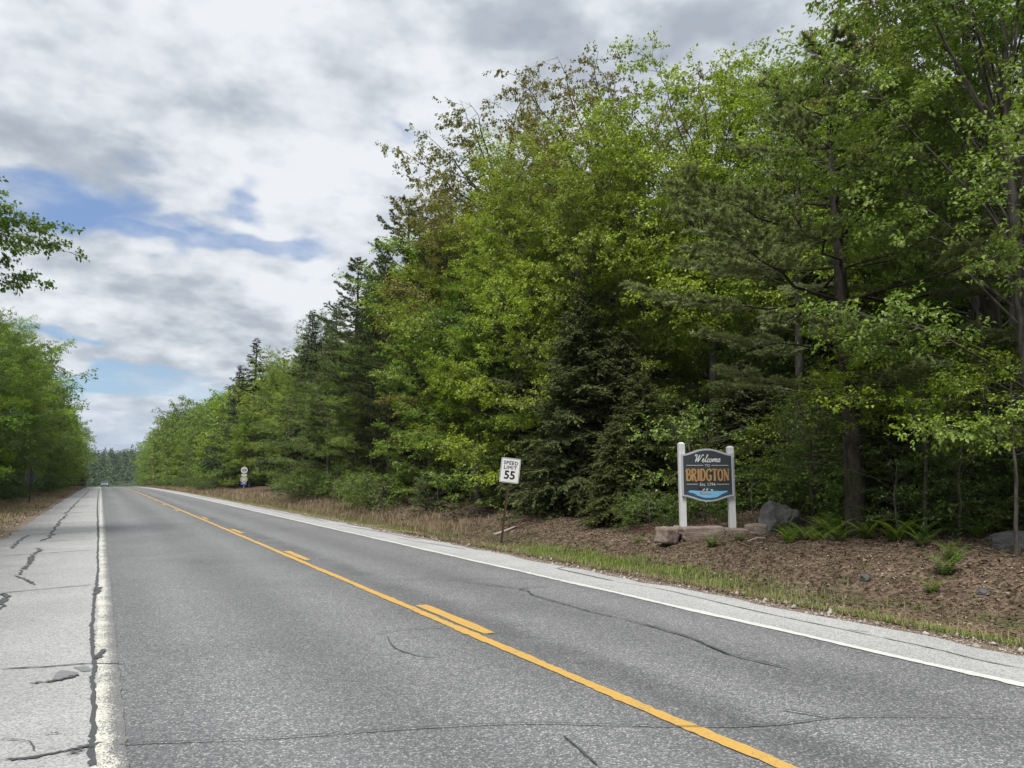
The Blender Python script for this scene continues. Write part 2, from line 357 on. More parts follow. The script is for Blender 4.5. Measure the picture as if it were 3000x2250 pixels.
plain('panel_trim', (0.36, 0.38, 0.41), 0.5, 0.4, 0.06, 5)
plain('letter_gold', (0.34, 0.20, 0.075), 0.45, 0.5, 0.18, 9)
plain('letter_pale', (0.55, 0.57, 0.56), 0.5, 0.4, 0.05, 5)
plain('emblem_water', (0.17, 0.40, 0.62), 0.5, 0.4, 0.12, 5)
plain('emblem_deep', (0.03, 0.075, 0.12), 0.5, 0.4, 0.12, 5)
plain('emblem_pine', (0.02, 0.085, 0.085), 0.5, 0.4, 0.12, 5)
plain('emblem_grey', (0.22, 0.24, 0.25), 0.5, 0.4, 0.3, 30)
plain('car_paint', (0.22, 0.28, 0.32), 0.3, 0.5, 0.03, 2)
plain('car_glass', (0.035, 0.055, 0.075), 0.08, 0.6, 0.05, 2)
plain('car_trim', (0.02, 0.02, 0.022), 0.5, 0.4, 0.1, 4)
plain('car_lamp', (0.85, 0.87, 0.9), 0.15, 0.6, 0.02, 4)
plain('birch_log', (0.27, 0.245, 0.21), 0.8, 0.2, 0.3, 18)
plain('stick', (0.17, 0.13, 0.10), 0.9, 0.2, 0.3, 12)
def white_post():
    m, nt = new_mat('post_white'); tc = N(nt, 'ShaderNodeTexCoord'); O = tc.outputs['Object']
    mp = N(nt, 'ShaderNodeMapping', {'Vector': O, 'Scale': (1, 1, 0.12)}).outputs[0]
    g = NOISE(nt, mp, 30, 5, 0.65)
    c = MIX(nt, g, (0.40, 0.41, 0.41, 1), (0.62, 0.62, 0.62, 1))
    z = N(nt, 'ShaderNodeSeparateXYZ', {0: O}).outputs[2]
    ch = SMOOTH(nt, M(nt, 'ADD', NOISE(nt, O, 34, 2, 0.5), M(nt, 'MULTIPLY', SMOOTH(nt, z, 0.05, 0.34), -0.3)), 0.545, 0.565)
    c = MIX(nt, ch, c, (0.10, 0.095, 0.09, 1))
    finish(nt, principled(nt, c, 0.6, 0.3)); return m
white_post()
def rock_mat(name, c1, c2, c3, moss=0.2):
    m, nt = new_mat(name); tc = N(nt, 'ShaderNodeTexCoord'); O = tc.outputs['Object']
    n = NOISE(nt, O, 3.0, 8, 0.65, 0.3); g = NOISE(nt, O, 55, 4, 0.7)
    c = MIX(nt, SMOOTH(nt, n, 0.3, 0.7), c1+(1,), c2+(1,)); c = MIX(nt, SMOOTH(nt, g, 0.5, 0.75), c, c3+(1,))
    l = NOISE(nt, O, 7, 4, 0.6); c = MIX(nt, M(nt, 'MULTIPLY', SMOOTH(nt, l, 0.56, 0.7), moss), c, (0.09, 0.11, 0.06, 1))
    bp = N(nt, 'ShaderNodeBump', {'Height': M(nt, 'ADD', M(nt, 'MULTIPLY', n, 1.0), M(nt, 'MULTIPLY', g, 0.15)), 'Strength': 0.8, 'Distance': 0.04}).outputs[0]
    finish(nt, principled(nt, c, 0.88, 0.25, bp)); return m
rock_mat('granite_pink', (0.12, 0.09, 0.072), (0.245, 0.195, 0.165), (0.36, 0.30, 0.26), 0.5)
rock_mat('granite_grey', (0.040, 0.040, 0.038), (0.105, 0.104, 0.104), (0.17, 0.168, 0.165), 0.7)
rock_mat('pebble', (0.20, 0.17, 0.14), (0.36, 0.32, 0.28), (0.5, 0.46, 0.42), 0.0)
def ground_mat():
    m, nt = new_mat('ground_soil'); tc = N(nt, 'ShaderNodeTexCoord'); O = tc.outputs['Object']
    sx = N(nt, 'ShaderNodeSeparateXYZ', {0: O}); x, y = sx.outputs[0], sx.outputs[1]
    n = NOISE(nt, O, 1.2, 6, 0.6); f = NOISE(nt, O, 26, 6, 0.7); v = N(nt, 'ShaderNodeTexVoronoi', {'Vector': O, 'Scale': 14.0})
    vc = N(nt, 'ShaderNodeSeparateColor', {0: v.outputs['Color']}).outputs[0]
    lit = RAMP(nt, M(nt, 'ADD', M(nt, 'MULTIPLY', vc, 0.55), M(nt, 'MULTIPLY', f, 0.45)), [(0.2, (0.034, 0.024, 0.016)), (0.5, (0.085, 0.060, 0.041)), (0.75, (0.145, 0.108, 0.077)), (0.95, (0.22, 0.172, 0.13))])
    dirt = RAMP(nt, M(nt, 'ADD', M(nt, 'MULTIPLY', f, 0.6), M(nt, 'MULTIPLY', n, 0.4)), [(0.28, (0.065, 0.048, 0.034)), (0.5, (0.14, 0.108, 0.08)), (0.72, (0.25, 0.205, 0.16))])
    straw = RAMP(nt, f, [(0.3, (0.10, 0.072, 0.042)), (0.55, (0.22, 0.165, 0.10)), (0.8, (0.34, 0.28, 0.18))])
    mossy = RAMP(nt, f, [(0.3, (0.035, 0.045, 0.014)), (0.7, (0.10, 0.125, 0.035))])
    xd = M(nt, 'ADD', M(nt, 'ABSOLUTE', M(nt, 'SUBTRACT', x, 2.95)), M(nt, 'MULTIPLY', M(nt, 'SUBTRACT', n, 0.5), 1.1))     # distance from the road's middle
    c = MIX(nt, SMOOTH(nt, xd, 5.75, 6.2), dirt, straw)
    c = MIX(nt, SMOOTH(nt, xd, 6.6, 7.7), c, lit)
    gm = M(nt, 'MULTIPLY', SMOOTH(nt, xd, 5.6, 6.2), M(nt, 'SUBTRACT', 1.0, SMOOTH(nt, xd, 7.2, 8.4)))
    c = MIX(nt, M(nt, 'MULTIPLY', gm, SMOOTH(nt, n, 0.42, 0.60)), c, mossy)
    # far hill: forest floor green
    c = MIX(nt, SMOOTH(nt, y, 380, 440), c, (0.045, 0.075, 0.03, 1))
    bp = N(nt, 'ShaderNodeBump', {'Height': M(nt, 'ADD', f, vc), 'Strength': 0.6, 'Distance': 0.03}).outputs[0]
    finish(nt, principled(nt, c, 0.9, 0.15, bp)); return m
ground_mat()

# ------------------------------------------------------------------ ground
gx = np.unique(np.concatenate([np.array([-1000, -650]), np.linspace(-400, -20, 20), np.linspace(-20, -2.0, 60), np.linspace(-2, 8.0, 8), np.linspace(8.0, 22, 90), np.linspace(22, 60, 24), np.linspace(60, 400, 20), np.array([650, 1000])]))
gy = np.unique(np.concatenate([np.array([-300, -150]), np.linspace(-60, 0, 16), np.linspace(0, 30, 110), np.linspace(30, 100, 100), np.linspace(100, 400, 80), np.linspace(400, 900, 50), np.array([1150, 1500])]))
X, Y = np.meshgrid(gx, gy); Z = gz(X, Y)
Z = np.where((X > -2.15) & (X < 8.05), prof(Y)-0.06+np.where(Y > 470, gz(X, Y)-prof(Y), 0), Z)
nx, ny = len(gx), len(gy)
i = (np.arange(ny-1)[:, None]*nx+np.arange(nx-1)[None, :]).ravel()
Fg = np.stack([i, i+1, i+nx+1, i+nx], 1)
ground = mesh_obj('ground', np.stack([X, Y, Z], -1).reshape(-1, 3), Fg, MATS['ground_soil'], smooth=True); tag(ground, kind='structure')

# ------------------------------------------------------------------ road
YS = np.unique(np.concatenate([np.arange(-40, 30, 0.5), np.arange(30, 120, 1.5), np.arange(120, 471, 5)]))
def wob(y, a, s): return a*(np.sin(y*1.9+s)+0.6*np.sin(y*4.7+2*s)+0.5*np.sin(y*0.63+3*s))
def strip(name, xl, xr, dz, mat, parent=None, y0=-40, y1=470, step=None, drop=None):
    ys = YS[(YS > y0+1e-4) & (YS < y1-1e-4)]
    if step: ys = np.arange(y0, y1, step)
    ys = np.concatenate([[y0], ys[(ys > y0)], [y1]])
    a = xl(ys) if callable(xl) else np.full(len(ys), xl); b = xr(ys) if callable(xr) else np.full(len(ys), xr)
    z = prof(ys)+dz
    V = np.stack([np.stack([a, ys, z], -1), np.stack([b, ys, z], -1)], 1).reshape(-1, 3)
    i = np.arange(len(ys)-1)[:, None]*2
    Fq = np.concatenate([i, i+1, i+3, i+2], 1)
    if drop:   # a skirt down on the outer side so the pavement has an edge
        side = 0 if drop < 0 else 1
        E = V[side::2].copy(); E[:, 2] -= 0.12; base = len(V); V = np.concatenate([V, E])
        j = np.arange(len(ys)-1)
        q = np.stack([j*2+side, (j+1)*2+side, base+j+1, base+j], 1)
        if side == 1: q = q[:, ::-1]
        Fq = np.concatenate([Fq, q[:, ::-1]])
    return mesh_obj(name, V, Fq, MATS[mat], parent)
XL, XC, XR = 0.15, 3.76, 7.0
road = strip('road', 0.02, 7.06, 0.0, 'asphalt_lane'); tag(road, kind='structure')
shl = strip('road_shoulder', lambda y: -2.3+wob(y, 0.05, 1.0)+0.03*np.sin(y*9), lambda y: 0.10+wob(y, 0.004, 2), 0.004, 'asphalt_shoulder', drop=-1); tag(shl, kind='structure')
shr = strip('road_shoulder', lambda y: 6.99+wob(y, 0.012, 4), lambda y: 8.08+wob(y, 0.055, 3.0)+0.03*np.sin(y*7), 0.004, 'asphalt_shoulder', drop=1); tag(shr, kind='structure')
strip('edge_line', lambda y: 0.062+wob(y, 0.010, 5.0)+RNG.normal(0, .009, len(y)), lambda y: 0.245+wob(y, 0.003, 1.5)+RNG.normal(0, .004, len(y)), 0.008, 'paint_white_worn', shl, 0.5, 400, 0.07)
strip('edge_line', lambda y: 6.90+wob(y, 0.010, 2.2)+RNG.normal(0, .007, len(y)), lambda y: 7.015+wob(y, 0.012, 0.7)+RNG.normal(0, .007, len(y)), 0.008, 'paint_white', shr, 0.5, 400, 0.08)
strip('centre_line', lambda y: 3.69+wob(y, 0.006, 2.2)+RNG.normal(0, .006, len(y)), lambda y: 3.81+wob(y, 0.006, 0.3)+RNG.normal(0, .006, len(y)), 0.008, 'paint_yellow', road, 0.5, 400, 0.07)
for k in range(22):
    ya = 7.95+8.6*k; side = 3.955 if k < 4 else 3.53
    if k >= 3: strip('centre_dash', lambda y, s=side: s-0.055+wob(y, 0.004, 1.2), lambda y, s=side: s+0.055+wob(y, 0.004, 2.7), 0.008, 'paint_yellow', road, ya, ya+2.2, 0.2)
    else:      strip('centre_dash', lambda y, s=side: s-0.085+wob(y, 0.010, 1.2+k), lambda y, s=side: s+0.065+wob(y, 0.014, 2.7+k), 0.008, 'paint_yellow', road, ya, ya+2.15, 0.1)

CN = [0]
def crack(pts, width, mat='crack_tar', parent=None, dz=0.013, rough=0.5, taper=True, name='crack', world=False):
    CN[0] += 1; dz = 0.0105+0.0002*(CN[0] % 40)
    P = np.array(pts if world else [on_ground(*p) for p in pts])
    L = np.linalg.norm(np.diff(P, axis=0), axis=1).sum(); n = max(4, int(24 if L < 3 else 60)//max(1, len(P)-1))
    Q = smooth_poly(P, n); m = len(Q)
    T = np.gradient(Q, axis=0); T /= np.linalg.norm(T, axis=1)[:, None]+1e-9; Nn = np.stack([-T[:, 1], T[:, 0]], 1)
    w = width*(0.50 if width > 0.06 else 0.75)*(1+rough*RNG.normal(0, 0.55, m)).clip(0.25, 2.2)*0.5
    if taper: w *= np.minimum(1, np.minimum(np.arange(m), np.arange(m)[::-1])/max(2, m*0.12)+0.15)
    c = Q+Nn*(RNG.normal(0, width*rough*0.35, m))[:, None]
    A = c+Nn*w[:, None]; B = c-Nn*w[:, None]
    V = np.concatenate([np.concatenate([A, (prof(A[:, 1])+dz)[:, None]], 1), np.concatenate([B, (prof(B[:, 1])+dz)[:, None]], 1)])
    i = np.arange(m-1)[:, None]; Fq = np.concatenate([i, i+m, i+m+1, i+1], 1)
    return mesh_obj(name, V, Fq, MATS[mat], parent)
# tar joint beside the left edge line
JP = [(271, 2247), (268, 2185), (273, 2138), (274, 2048), (269, 1994), (277, 1957), (270, 1903), (269, 1843), (276, 1756), (282, 1717), (287, 1666), (286, 1612), (288, 1575), (287, 1532), (285, 1490), (286, 1467), (288, 1450), (291, 1430)]
JP = [tuple(on_ground(*p)) for p in JP]
for a in range(0, len(JP)-1, 3):
    seg = JP[a:a+4]
    crack(seg, 0.05 if seg[0][1] < 20 else 0.13, parent=shl, rough=0.32 if seg[0][1] < 20 else 0.2, taper=False, name='tar_joint', world=True, dz=0.012)
# left shoulder cracks: across
for pts, w in [([(0, 2232), (90, 2222), (190, 2205), (262, 2188), (300, 2180)], 0.07), ([(0, 1963), (150, 1955), (253, 1947), (365, 1947)], 0.035), ([(0, 1739), (130, 1727), (278, 1714)], 0.04),
               ([(0, 1630), (140, 1621), (282, 1611)], 0.05), ([(0, 1600), (108, 1590), (286, 1579)], 0.05), ([(87, 1568), (180, 1562), (282, 1554)], 0.05), ([(70, 1543), (180, 1536), (284, 1529)], 0.05), ([(100, 1522), (284, 1510)], 0.045),
               ([(170, 1507), (282, 1498)], 0.05), ([(130, 1499), (168, 1500)], 0.06), ([(205, 1485), (284, 1480)], 0.06), ([(225, 1470), (286, 1467)], 0.07), ([(235, 1459), (286, 1457)], 0.08)]:
    crack(pts, w, parent=shl, rough=0.45)
for pts, w in [([(264, 1431), (231, 1467), (195, 1503), (177, 1528), (159, 1550), (145, 1575), (108, 1588)], 0.16), ([(108, 1606), (119, 1612), (94, 1630), (83, 1651), (47, 1689)], 0.13), ([(47, 1689), (75, 1700), (103, 1716)], 0.06),
               ([(85, 1568), (51, 1590), (36, 1608)], 0.11), ([(0, 1745), (14, 1742), (10, 1765), (-6, 1790)], 0.14), ([(160, 1477), (176, 1470)], 0.12), ([(88, 2005), (150, 1999), (190, 1992), (225, 1980)], 0.05),
               ([(210, 2215), (240, 2195), (268, 2188)], 0.10), ([(0, 2172), (80, 2176), (100, 2205)], 0.012), ([(130, 2157), (175, 2152)], 0.02)]:
    crack(pts, w, parent=shl, rough=0.75)
def patch(pts, mat, parent, dz, name):
    P = np.array([on_ground(*p) for p in pts]); V = np.concatenate([P, (prof(P[:, 1])+dz)[:, None]], 1)
    return mesh_obj(name, V, [list(range(len(V)))], MATS[mat], parent)
patch([(150, 1999), (163, 1975), (178, 1966), (200, 1968), (228, 1972), (232, 1980), (205, 1990)][::-1], 'patch_grey', shl, 0.0095, 'worn_patch')
patch([(214, 1957), (258, 1955), (268, 1968), (240, 1970)][::-1], 'patch_grey', shl, 0.0097, 'worn_patch')
crack([(278, 1745), (285, 1730), (292, 1722)], 0.16, 'crack_tar', shl, 0.014, 0.4, name='tar_patch')
crack([(285, 1935), (292, 1920), (306, 1905)], 0.10, 'crack_tar', shl, 0.014, 0.4, name='tar_patch')
# lane cracks
for pts, w in [([(300, 2190), (420, 2182), (813, 2166), (1150, 2142), (1490, 2124), (1800, 2128), (2040, 2133), (2275, 2127), (2433, 2107), (2600, 2103), (3000, 2106)], 0.020),
               ([(2293, 2083), (2360, 2094), (2433, 2106)], 0.022), ([(1065, 1699), (1315, 1700), (1579, 1695)], 0.020), ([(1315, 1700), (1521, 1727), (1564, 1746), (1651, 1771), (1734, 1795), (1823, 1814)], 0.030),
               ([(1823, 1814), (1994, 1862), (2053, 1884), (2148, 1923), (2324, 1963)], 0.036), ([(1521, 1731), (1542, 1724), (1615, 1721)], 0.035), ([(1105, 1858), (1210, 1845), (1307, 1840)], 0.018), ([(1452, 1835), (1590, 1831)], 0.014),
               ([(1134, 1865), (1155, 1898), (1213, 1920), (1275, 1929)], 0.0205), ([(1648, 2156), (1700, 2200), (1749, 2244)], 0.022)]:
    crack(pts, w, 'crack_tar_pale' if w < 0.021 else 'crack_tar', road, rough=0.35)
# right shoulder cracks
for pts, w in [([(1806, 1706), (1950, 1730), (2205, 1790), (2489, 1850), (2724, 1900), (2869, 1936), (3010, 1964)], 0.026), ([(1629, 1666), (1690, 1680), (1800, 1704)], 0.045), ([(1629, 1666), (1660, 1663), (1700, 1667)], 0.035), ([(990, 1539), (1100, 1556), (1235, 1583)], 0.05),
               ([(700, 1477), (830, 1503), (960, 1530)], 0.08), ([(560, 1452), (640, 1465)], 0.08), ([(2480, 1846), (2545, 1854)], 0.02), ([(1160, 1577), (1370, 1611)], 0.035)]:
    crack(pts, w, parent=shr, rough=0.4)

# ------------------------------------------------------------------ trees: generators (one prototype mesh set per kind and variant)
def unit(v): return v/(np.linalg.norm(v, axis=-1, keepdims=True)+1e-9)
class Wood:
    def __init__(s): s.V = []; s.F = []; s.n = 0
    def add(s, P, r, k):
        V, Fq = tube_np(np.asarray(P, float), np.asarray(r, float), k); s.V.append(V); s.F.append(Fq+s.n); s.n += len(V)
    def twigs(s, A, B, r0, r1):
        """many straight twigs at once (three-sided)"""
        d = unit(B-A); ref = np.where(np.abs(d[:, 2:3]) < 0.9, np.array([[0, 0, 1.0]]), np.array([[1.0, 0, 0]]))
        U = unit(np.cross(d, ref)); Wv = np.cross(d, U); vs = []
        for C, r in ((A, r0), (B, r1)):
            for a in (0, 2.094, 4.189): vs.append(C+r*(math.cos(a)*U+math.sin(a)*Wv))
        V = np.stack(vs, 1).reshape(-1, 3); i = np.arange(len(A))[:, None]*6
        Fq = np.concatenate([i+np.array([[0, 1, 4, 3]]), i+np.array([[1, 2, 5, 4]]), i+np.array([[2, 0, 3, 5]])], 1).reshape(-1, 4)
        s.V.append(V); s.F.append(Fq+s.n); s.n += len(V)
    def get(s): return np.concatenate(s.V), np.concatenate(s.F)
def trunk_line(rng, H, wander, n=12):
    t = np.linspace(0, 1, n); x = np.cumsum(rng.normal(0, wander, n))*t**0.5; y = np.cumsum(rng.normal(0, wander, n))*t**0.5
    return np.stack([x, y, t*H], 1)
def limb_line(rng, p0, az, el, L, droop, n=6, jit=0.05):
    s = np.linspace(0, 1, n)[:, None]; h = np.array([math.cos(az), math.sin(az), 0])
    P = p0+L*(h*math.cos(el)*s+np.array([0, 0, 1])*(math.sin(el)*s-droop*s*s))
    P[1:] += rng.normal(0, jit*L*0.5, (n-1, 3))*s[1:]
    return P
def broadleaf(seed, H, R, cb, n_limb, leaf, per_twig, droop=0.10, rise=0.55, sub_rate=2.2, twig_rate=5.0, flat=0.7, hang=0.25, trunk_r=0.16, wander=0.05, widest=0.38, low=0.8, extra=None, limb_r=0.022, bare=0.0, spread=0.5, twiggy=False, sub_el=0.12, top=0.80, pad=0.38, maxsub=1.25):
    """dome-shaped crown: limbs climb from the trunk to tips spread over the crown's outer surface"""
    rng = np.random.default_rng(seed); wd = Wood()
    TL = trunk_line(rng, H*top, wander); tt = np.linspace(0, 1, len(TL))
    rr = trunk_r*(1-tt)**0.75+0.018; rr[0] *= 1.35
    wd.add(TL, rr, 8)
    A, B = [], []           # twigs
    limbs = []
    lob = rng.uniform(0, 6.28, 4)
    for i in range(n_limb):
        t = (i+rng.uniform(0, 0.95))/n_limb; az = i*2.39996+rng.normal(0, 0.4)
        pr = math.sqrt(max(0.02, 1-((t-widest)/(1.02-widest))**2)) if t > widest else low+(1-low)*t/widest
        rad = R*pr*(1+0.20*math.sin(2*az+lob[0])+0.16*math.sin(3*az+lob[1]+4*t))*rng.uniform(0.70, 1.10)
        zt = H*(cb+(0.985-cb)*t)+rng.normal(0, 0.02)*H; zs = min(H*cb*0.9+(zt-H*cb)*rise+0.12*H*cb, H*top*0.97)
        h = zs/(H*top); p0 = np.array([np.interp(h, tt, TL[:, c]) for c in range(3)])
        e = np.array([p0[0]*0.6+rad*math.cos(az), p0[1]*0.6+rad*math.sin(az), zt]); L = np.linalg.norm(e-p0)
        s = np.linspace(0, 1, 7)[:, None]; P = p0*(1-s)+e*s; P[:, 2] += droop*L*np.sin(s[:, 0]*PI)*1.0
        P[1:] += rng.normal(0, 0.03*L, (6, 3))*s[1:]
        limbs.append((P, L, az))
    for ex in (extra or []): limbs.append(ex)
    LT = []
    for P, L, az in limbs:
        lt = rng.uniform(0, 1)
        m = len(P); wd.add(P, np.linspace(limb_r*(0.35+0.22*L), 0.006, m), 5)
        ns = int(L*sub_rate)+3; si = np.linspace(0, 1, m)
        for j in range(ns):
            s = pad+(1-pad)*(j+rng.uniform(0, 0.9))/ns
            q = np.array([np.interp(s, si, P[:, c]) for c in range(3)])
            k = min(m-2, int(s*(m-1))); d = P[k+1]-P[k]; a0 = math.atan2(d[1], d[0])
            a = a0+(1 if j % 2 else -1)*rng.uniform(0.45, 1.25)+(0 if s < .93 else rng.normal(0, .3))
            l = min(maxsub, max(0.35, L*(0.16+0.24*(1-s))*rng.uniform(0.6, 1.25))); e = rng.normal(sub_el, 0.28)
            SP = limb_line(rng, q, a, e, l, 0.12, 4, 0.06)
            wd.add(SP, np.linspace(0.004+0.006*l, 0.003, 4), 3)
            if bare and rng.random() < bare: continue
            nt_ = int(l*twig_rate)+2; s2 = rng.uniform(0.15, 1.0, nt_); s2[-1] = 1.0
            q2 = np.stack([np.interp(s2, np.linspace(0, 1, 4), SP[:, c]) for c in range(3)], 1)
            a2 = a+rng.choice([-1, 1], nt_)*rng.uniform(0.2, 1.2, nt_); e2 = rng.normal(0.05, 0.35, nt_); l2 = rng.uniform(0.18, 0.50, nt_)
            d2 = np.stack([np.cos(a2)*np.cos(e2), np.sin(a2)*np.cos(e2), np.sin(e2)], 1)
            A.append(q2); B.append(q2+d2*l2[:, None]); LT.append(np.full(nt_, lt))
    A = np.concatenate(A); B = np.concatenate(B); LT = np.concatenate(LT)
    if twiggy: wd.twigs(A, B, 0.005, 0.003)
    nT = len(A); idx = np.repeat(np.arange(nT), per_twig); n = len(idx)
    s = rng.uniform(0.15, 1.1, n)[:, None]; d = unit(B-A)[idx]
    P = A[idx]+(B-A)[idx]*s+rng.normal(0, 0.04*leaf/0.1, (n, 3))
    ld = d*0.7+rng.normal(0, spread, (n, 3)); ld[:, 2] -= hang
    nr = rng.normal(0, (1-flat)*0.9, (n, 3)); nr[:, 2] += flat; nr[:, :2] += unit(P[:, :2])*0.22; nr = unit(nr)
    sz = leaf*rng.uniform(0.6, 1.25, n)
    V, T = leaves_np(P, ld, nr, sz, sz*rng.uniform(0.55, 0.8, n), 0.18)
    tw = LT[idx]*0.45+rng.uniform(0, 1, nT)[idx]*0.25+rng.uniform(0, 1, n)*0.3
    return wd.get(), (V, T, np.repeat(tw, 4))
def pine(seed, H, R, cb, leaf=0.115, tufts=3, needles=26, wh=0.62, el0=0.12, dead=0.14, ragged=0.35):
    rng = np.random.default_rng(seed); wd = Wood()
    TL = trunk_line(rng, H*0.98, 0.03); tt = np.linspace(0, 1, len(TL)); wd.add(TL, 0.017*H*(1-tt)**0.85*0.8+0.012, 9)
    Q, Dr = [], []; z = H*cb; row = 0; A, B = [], []
    dz = H*dead
    while dz < H*cb+2 and dead:      # bare dead branches low on the trunk
        for k in range(3):
            az = rng.uniform(0, 6.28); P = limb_line(rng, np.array([np.interp(dz/H, tt, TL[:, 0]), np.interp(dz/H, tt, TL[:, 1]), dz]), az, rng.normal(0.05, .15), R*rng.uniform(0.3, 0.6), 0.12, 5, 0.10)
            wd.add(P, np.linspace(0.016, 0.004, 5), 4)
            for s in rng.uniform(.3, 1, 4):
                q = np.array([np.interp(s, np.linspace(0, 1, 5), P[:, c]) for c in range(3)]); A.append(q); B.append(q+rng.normal(0, .22, 3))
        dz += 0.7
    while z < H*0.975:
        t = (z-H*cb)/(H*(1-cb)); nb = 5 if t < .9 else 4
        base = R*((1-t)**0.75)*(0.62+0.38*min(1, t*5+0.2))*rng.uniform(1-ragged, 1+ragged*0.6)
        for k in range(nb):
            az = k*2*PI/nb+row*0.9+rng.normal(0, 0.25); L = max(0.25, base*rng.uniform(0.65, 1.2))
            e = el0+0.75*t**1.6+rng.normal(0, 0.08)
            p0 = np.array([np.interp(z/H, tt, TL[:, 0]), np.interp(z/H, tt, TL[:, 1]), z+rng.normal(0, .08)])
            n = 7; s = np.linspace(0, 1, n)[:, None]; h = np.array([math.cos(az), math.sin(az), 0])
            P = p0+L*(h*math.cos(e)*s+np.array([0, 0, 1])*(math.sin(e)*s-0.16*s+0.20*s*s)); P[1:] += rng.normal(0, 0.022*L, (n-1, 3))
            wd.add(P, np.linspace(0.010+0.009*L, 0.005, n), 5)
            ns = int(L*7)+4
            for j in range(ns):
                s_ = 0.38+0.62*(j+rng.uniform(0, .9))/ns
                q = np.array([np.interp(s_, s[:, 0], P[:, c]) for c in range(3)])
                a = az+(1 if j % 2 else -1)*rng.uniform(0.35, 1.0); l = max(0.15, L*(0.13+0.22*(1-s_))*rng.uniform(.6, 1.2))
                d = np.array([math.cos(a), math.sin(a), rng.uniform(0.0, 0.30)]); A.append(q); B.append(q+d*l)
                for u in np.linspace(0.35, 1, max(tufts, int(l*11))): Q.append(q+d*l*u+rng.normal(0, .03, 3)); Dr.append(d*0.7+np.array([0, 0, .6]))
        z += wh*(0.55+0.6*(1-t))*rng.uniform(.8, 1.2); row += 1
    A = np.array(A); B = np.array(B); wd.twigs(A, B, 0.006, 0.003)
    Q = np.array(Q); Dr = unit(np.array(Dr)); m = len(Q); idx = np.repeat(np.arange(m), needles); n = len(idx)
    nd = unit(Dr[idx]+rng.normal(0, 0.62, (n, 3))); L = leaf*rng.uniform(.7, 1.2, n); w = 0.0115*leaf/0.115*rng.uniform(.7, 1.3, n)
    sd = unit(np.cross(nd, rng.normal(0, 1, (n, 3))))
    p = Q[idx]+rng.normal(0, .015, (n, 3))
    V = np.stack([p-sd*w[:, None], p+sd*w[:, None], p+nd*L[:, None]], 1).reshape(-1, 3); T = np.arange(n*3).reshape(-1, 3)
    tw = rng.uniform(0, 1, m)[idx]*.6+rng.uniform(0, 1, n)*.4
    return wd.get(), (V, T, np.repeat(tw, 3))
def hemlock(seed, H, R, cb, leaf=0.085, nb=150, sub=9.0, per=8, droop=0.30, power=0.8, wide=0.42, irregular=0.25):
    rng = np.random.default_rng(seed); wd = Wood()
    TL = trunk_line(rng, H, 0.02); tt = np.linspace(0, 1, len(TL)); wd.add(TL, 0.016*H*(1-tt)**0.85+0.008, 8)
    A, B = [], []
    for i in range(nb):
        t = ((i+rng.uniform(0, 1))/nb)**0.9; h = cb+(0.985-cb)*t; az = i*2.39996+rng.normal(0, .5)
        L = max(.18, R*(1-t)**power*rng.uniform(1-irregular*1.6, 1+irregular)); e = 0.10+0.55*t**2+rng.normal(0, .08)
        p0 = np.array([np.interp(h, tt, TL[:, c]) for c in range(3)])
        P = limb_line(rng, p0, az, e, L, droop, 7, 0.03); wd.add(P, np.linspace(0.006+0.008*L, 0.003, 7), 4)
        ns = int(L*sub)+4; si = np.linspace(0, 1, 7)
        s_ = 0.15+0.85*(np.arange(ns)+rng.uniform(0, .9, ns))/ns
        q = np.stack([np.interp(s_, si, P[:, c]) for c in range(3)], 1)
        a = az+np.where(np.arange(ns) % 2, 1, -1)*rng.uniform(.4, 1.0, ns); l = np.maximum(.10, L*(.12+.30*(1-s_))*rng.uniform(.6, 1.2, ns))
        d = np.stack([np.cos(a), np.sin(a), rng.normal(-.22, .30, ns)], 1); A.append(q); B.append(q+d*l[:, None])
    A = np.concatenate(A); B = np.concatenate(B); wd.twigs(A, B, .004, .002)
    ln = np.linalg.norm(B-A, axis=1); cnt = np.maximum(4, (ln*per*3).astype(int)); idx = np.repeat(np.arange(len(A)), cnt); n = len(idx)
    u = rng.uniform(.05, 1.05, n)[:, None]; d = unit(B-A)[idx]; side = unit(np.cross(d, np.array([[0, 0, 1.0]])))*rng.choice([-1, 1], n)[:, None]
    ld = d*.75+side*rng.uniform(.3, 1.0, n)[:, None]+rng.normal(0, .12, (n, 3)); ld[:, 2] -= .22
    nr = rng.normal(0, .28, (n, 3)); nr[:, 2] += 1
    sz = leaf*rng.uniform(.6, 1.35, n)
    V, T = leaves_np(A[idx]+(B-A)[idx]*u, ld, unit(nr), sz, sz*wide, 0.05, 0.4)
    tw = rng.uniform(0, 1, len(A))[idx]*.55+rng.uniform(0, 1, n)*.45
    return wd.get(), (V, T, np.repeat(tw, 4))
PROTO = {}
def proto(key, gen, wood_mat, leaf_m, H, name):
    (wv, wf), (lv, lt, tint) = gen
    r = empty(name, (0, 0, -500)); 
    mesh_obj('trunk', wv, wf, MATS[wood_mat], r, smooth=True)
    mesh_obj('crown', lv, lt, MATS[leaf_m], r, {'tint': tint})
    PROTO[key] = dict(root=r, H=H, used=False, name=name)
def variant(key, src, leaf_m, name):
    """the same growth in another foliage colour"""
    r0 = PROTO[src]['root']; r = empty(name, (0, 0, -500))
    for ch in r0.children:
        if ch.name.startswith('trunk'): c = ch.copy()
        else:
            c = ch.copy(); c.material_slots[0].link = 'OBJECT'; c.material_slots[0].material = MATS[leaf_m]
        COL.objects.link(c); c.parent = r
    PROTO[key] = dict(root=r, H=PROTO[src]['H'], used=False, name=name)
proto('maple_a', broadleaf(11, 15, 4.7, 0.08, 38, 0.105, 9, sub_rate=3.0, twig_rate=8.0, flat=.8), 'bark_grey', 'leaf_maple', 15, 'maple_tree')
